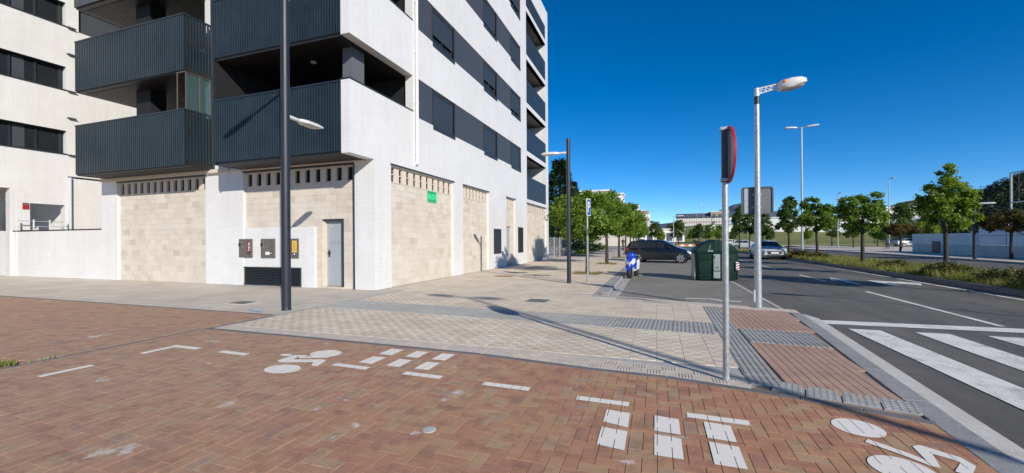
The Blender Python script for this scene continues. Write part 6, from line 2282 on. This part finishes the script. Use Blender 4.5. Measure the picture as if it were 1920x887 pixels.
# long pinkish building on the hill with slate roof
house('long_building', 'long pinkish building with slate roof on the far hill', 1320, 235, 28, 16, 8.2, 14.0, 'house_pink', 2, 22, R(-4), 'ridge', 'house_white')
house('ochre_building', 'ochre block between the long pinkish building and its right wing', 1350, 232, 9, 12, 8.0, 16.6, 'house_ochre', 2, 3, 0, 'flat')
house('hill_building', 'pale building with brown roof partly behind the round sign pole', 1384, 236, 18, 14, 8.0, 14.8, 'house_pink', 2, 13, R(3), 'ridge', 'house_white')
house('blue_grey_hall', 'low blue-grey hall below the hill building', 1376, 160, 16, 12, 0, 6.5, 'panel_pale', 1, 5, 0, 'flat')
house('white_hall', 'long white industrial hall behind the median trees', 1560, 150, 62, 24, 1.0, 9.3, 'house_white', 1, 14, R(-6), 'flat', 'panel_pale')
house('white_hall_end', 'white hall block behind the tall thin mast', 1660, 150, 20, 18, 1.5, 12.3, 'house_white', 2, 6, R(-6), 'flat', 'panel_pale')
house('grey_shed', 'pale grey shed at the foot of the far trees behind the black car', 1246, 135, 12, 8, 0, 4.6, 'panel_pale', 1, 4)
MB_ = sheet('pale_bank', [(32, 205), (46, 205), (50, 222), (40, 226)], 7.6, 'far_soil')
# low white vans and marquee far off
# woodland on the right-hand hill: one mass
r_ = random.Random(131)
wl = MB()
for k in range(700):
    px = r_.uniform(1770, 2150)
    dd = r_.uniform(88, 150)
    X_, Y_ = bearing(px, dd)
    rise = min(1, max(0, (dd - 88) / 55))
    zc_ = 1.5 + rise * (19 + 8 * (px - 1850) / 200 * 0.6) * (0.55 + 0.45 * min(1, max(0, (px - 1770) / 140)))
    rad = r_.uniform(1.5, 3.2)
    for _ in range(75):
        v = Vector((r_.gauss(0, 1), r_.gauss(0, 1), r_.gauss(0, 1)))
        v.normalize()
        p = Vector((X_, Y_, zc_)) + v * rad * r_.uniform(0.6, 1.05)
        n = (v + Vector((0, 0, 0.4)) + Vector((r_.gauss(0, .4), r_.gauss(0, .4), r_.gauss(0, .4)))).normalized()
        a = n.cross(Vector((r_.gauss(0, 1), r_.gauss(0, 1), r_.gauss(0, 1)))).normalized()
        b_ = n.cross(a)
        s_ = r_.uniform(0.22, 0.5)
        wl.add([p - a * s_, p - b_ * s_ * 0.7, p + a * s_, p + b_ * s_ * 0.7], [(0, 1, 2, 3)])
tag(wl.build('woodland', 'leaf_wood', None, fix=False), 'dark wooded hillside above the grey court wall', 'woodland', None, 'stuff')
hb2 = MB()
pts = []
for px in range(1740, 2260, 20):
    row = []
    for dd in (80, 95, 110, 125, 145, 170):
        X_, Y_ = bearing(px, dd)
        rise = min(1, max(0, (dd - 86) / 55))
        row.append((X_, Y_, -0.2 + rise * (16 + 6 * (px - 1850) / 200 * 0.6) * (0.45 + 0.45 * min(1, max(0, (px - 1770) / 140)))))
    pts.append(row)
for i in range(len(pts) - 1):
    for j in range(5):
        hb2.face([pts[i][j], pts[i + 1][j], pts[i + 1][j + 1], pts[i][j + 1]])
tag(hb2.build('wooded_slope', 'hill_dark', None, smooth=80), kind='structure')


# ------------------------------------------------------------------ people
def figure(name, label, loc, rz, joints, bones, mat_body, extra=None, group=None):
    """one continuous skinned body; joints: name -> (x, y, z, radius)"""
    t_ = thing(name, label, 'person', loc, rz, group)
    keys = list(joints)
    me = bpy.data.meshes.new('body')
    me.from_pydata([joints[k][:3] for k in keys], [(keys.index(a), keys.index(b)) for a, b in bones], [])
    bm_ = bmesh.new()
    bm_.from_mesh(me)
    sk = bm_.verts.layers.skin.verify()
    bm_.verts.ensure_lookup_table()
    for i, k in enumerate(keys):
        rr_ = joints[k][3]
        bm_.verts[i][sk].radius = (rr_, rr_ * (0.75 if k in ('chest', 'pelvis') else 1))
        bm_.verts[i][sk].use_root = (k == 'pelvis')
    bm_.to_mesh(me)
    bm_.free()
    o = link('body', me, mat_body, t_)
    md = o.modifiers.new('skin', 'SKIN')
    md.use_smooth_shade = True
    sb = o.modifiers.new('sub', 'SUBSURF')
    sb.levels = sb.render_levels = 1
    hz_ = joints['head']
    MB().lathe([(0.03, -0.12), (0.075, -0.10), (0.088, -0.02), (0.095, 0.05), (0.07, 0.11), (0.02, 0.13)], 14, 'z', hz_[:3]).build('head', 'skin', t_, smooth=60)
    MB().lathe([(0.098, 0.0), (0.103, 0.05), (0.08, 0.12), (0.02, 0.145)], 14, 'z', (hz_[0] - 0.015, hz_[1], hz_[2])).build('hair', 'hair', t_, smooth=60)
    MB().tube((hz_[0] + 0.085, hz_[1], hz_[2]), (hz_[0] + 0.11, hz_[1], hz_[2] - 0.02), 0.014, 0.008, 6).build('nose', 'skin', t_)
    return t_


X_, Y_ = bearing(1168, 70)
figure('person', 'person in dark clothes walking away on the far pavement', (X_, Y_, 0), R(90),
       dict(pelvis=(0, 0, 0.95, 0.15), chest=(0.02, 0, 1.32, 0.17), neck=(0.03, 0, 1.50, 0.06), head=(0.04, 0, 1.64, 0.07),
            ls=(0.01, 0.19, 1.42, 0.065), le=(-0.06, 0.25, 1.14, 0.05), lh=(0.04, 0.26, 0.90, 0.035), rs=(0.01, -0.19, 1.42, 0.065), re=(0.04, -0.25, 1.14, 0.05), rh=(0.16, -0.25, 0.92, 0.035),
            lk=(0.14, 0.10, 0.52, 0.075), lf=(0.10, 0.10, 0.07, 0.05), lt=(0.24, 0.11, 0.04, 0.035), rk=(0.0, -0.10, 0.50, 0.075), rf=(-0.22, -0.10, 0.12, 0.05), rt=(-0.12, -0.11, 0.04, 0.035)),
       [('pelvis', 'chest'), ('chest', 'neck'), ('neck', 'head'), ('chest', 'ls'), ('ls', 'le'), ('le', 'lh'), ('chest', 'rs'), ('rs', 're'), ('re', 'rh'), ('pelvis', 'lk'), ('lk', 'lf'), ('lf', 'lt'), ('pelvis', 'rk'), ('rk', 'rf'), ('rf', 'rt')], 'cloth_black')
X_, Y_ = bearing(1664, 53)
RZC = R(-75)
figure('person', 'cyclist in dark clothes leaning over the handlebar on the far pavement', (X_, Y_, 0), RZC,
       dict(pelvis=(-0.18, 0, 1.0, 0.15), chest=(0.10, 0, 1.38, 0.17), neck=(0.20, 0, 1.54, 0.06), head=(0.25, 0, 1.66, 0.07),
            ls=(0.12, 0.19, 1.45, 0.065), le=(0.30, 0.24, 1.20, 0.05), lh=(0.50, 0.22, 1.05, 0.035), rs=(0.12, -0.19, 1.45, 0.065), re=(0.30, -0.24, 1.20, 0.05), rh=(0.50, -0.22, 1.05, 0.035),
            lk=(0.20, 0.12, 0.72, 0.075), lf=(0.05, 0.12, 0.32, 0.05), lt=(0.18, 0.13, 0.28, 0.035), rk=(0.16, -0.12, 0.60, 0.075), rf=(0.0, -0.12, 0.17, 0.05), rt=(0.13, -0.13, 0.14, 0.035)),
       [('pelvis', 'chest'), ('chest', 'neck'), ('neck', 'head'), ('chest', 'ls'), ('ls', 'le'), ('le', 'lh'), ('chest', 'rs'), ('rs', 're'), ('re', 'rh'), ('pelvis', 'lk'), ('lk', 'lf'), ('lf', 'lt'), ('pelvis', 'rk'), ('rk', 'rf'), ('rf', 'rt')], 'cloth_grey')
bi = thing('bicycle', 'dark bicycle ridden by the cyclist on the far pavement', 'bicycle', (X_, Y_, 0), RZC)
for x in (-0.52, 0.55):
    wq = MB()
    ring = [(x + 0.335 * math.cos(2 * math.pi * k / 24), 0, 0.345 + 0.335 * math.sin(2 * math.pi * k / 24)) for k in range(25)]
    wq.path(ring, 0.014, 5)
    wq.build('wheel', 'rubber', bi)
MB().path([(-0.52, 0, 0.345), (-0.05, 0, 0.30), (0.38, 0, 0.80), (-0.15, 0, 0.80), (-0.05, 0, 0.30)], 0.016, 6).path([(-0.52, 0, 0.345), (-0.15, 0, 0.80), (-0.17, 0, 0.90)], 0.013, 6).path([(0.55, 0, 0.345), (0.38, 0, 0.80), (0.36, 0, 1.0)], 0.014, 6).build('frame', 'car_trim', bi)
MB().box(-0.30, -0.05, -0.07, 0.07, 0.89, 0.93).build('saddle', 'rubber', bi, bevel=0.01)
MB().path([(0.48, -0.25, 1.03), (0.38, 0, 1.02), (0.48, 0.25, 1.03)], 0.014, 6).build('handlebar', 'car_trim', bi)
for sg in (1, -1):
    MB().path([(-0.05, sg * 0.05, 0.30), (0.03 * sg, sg * 0.07, 0.30 - 0.0 + 0.12 * (-sg)), (0.03 * sg + 0.02, sg * 0.16, 0.30 - 0.12 * sg)], 0.012, 5).build('pedal', 'car_trim', bi)
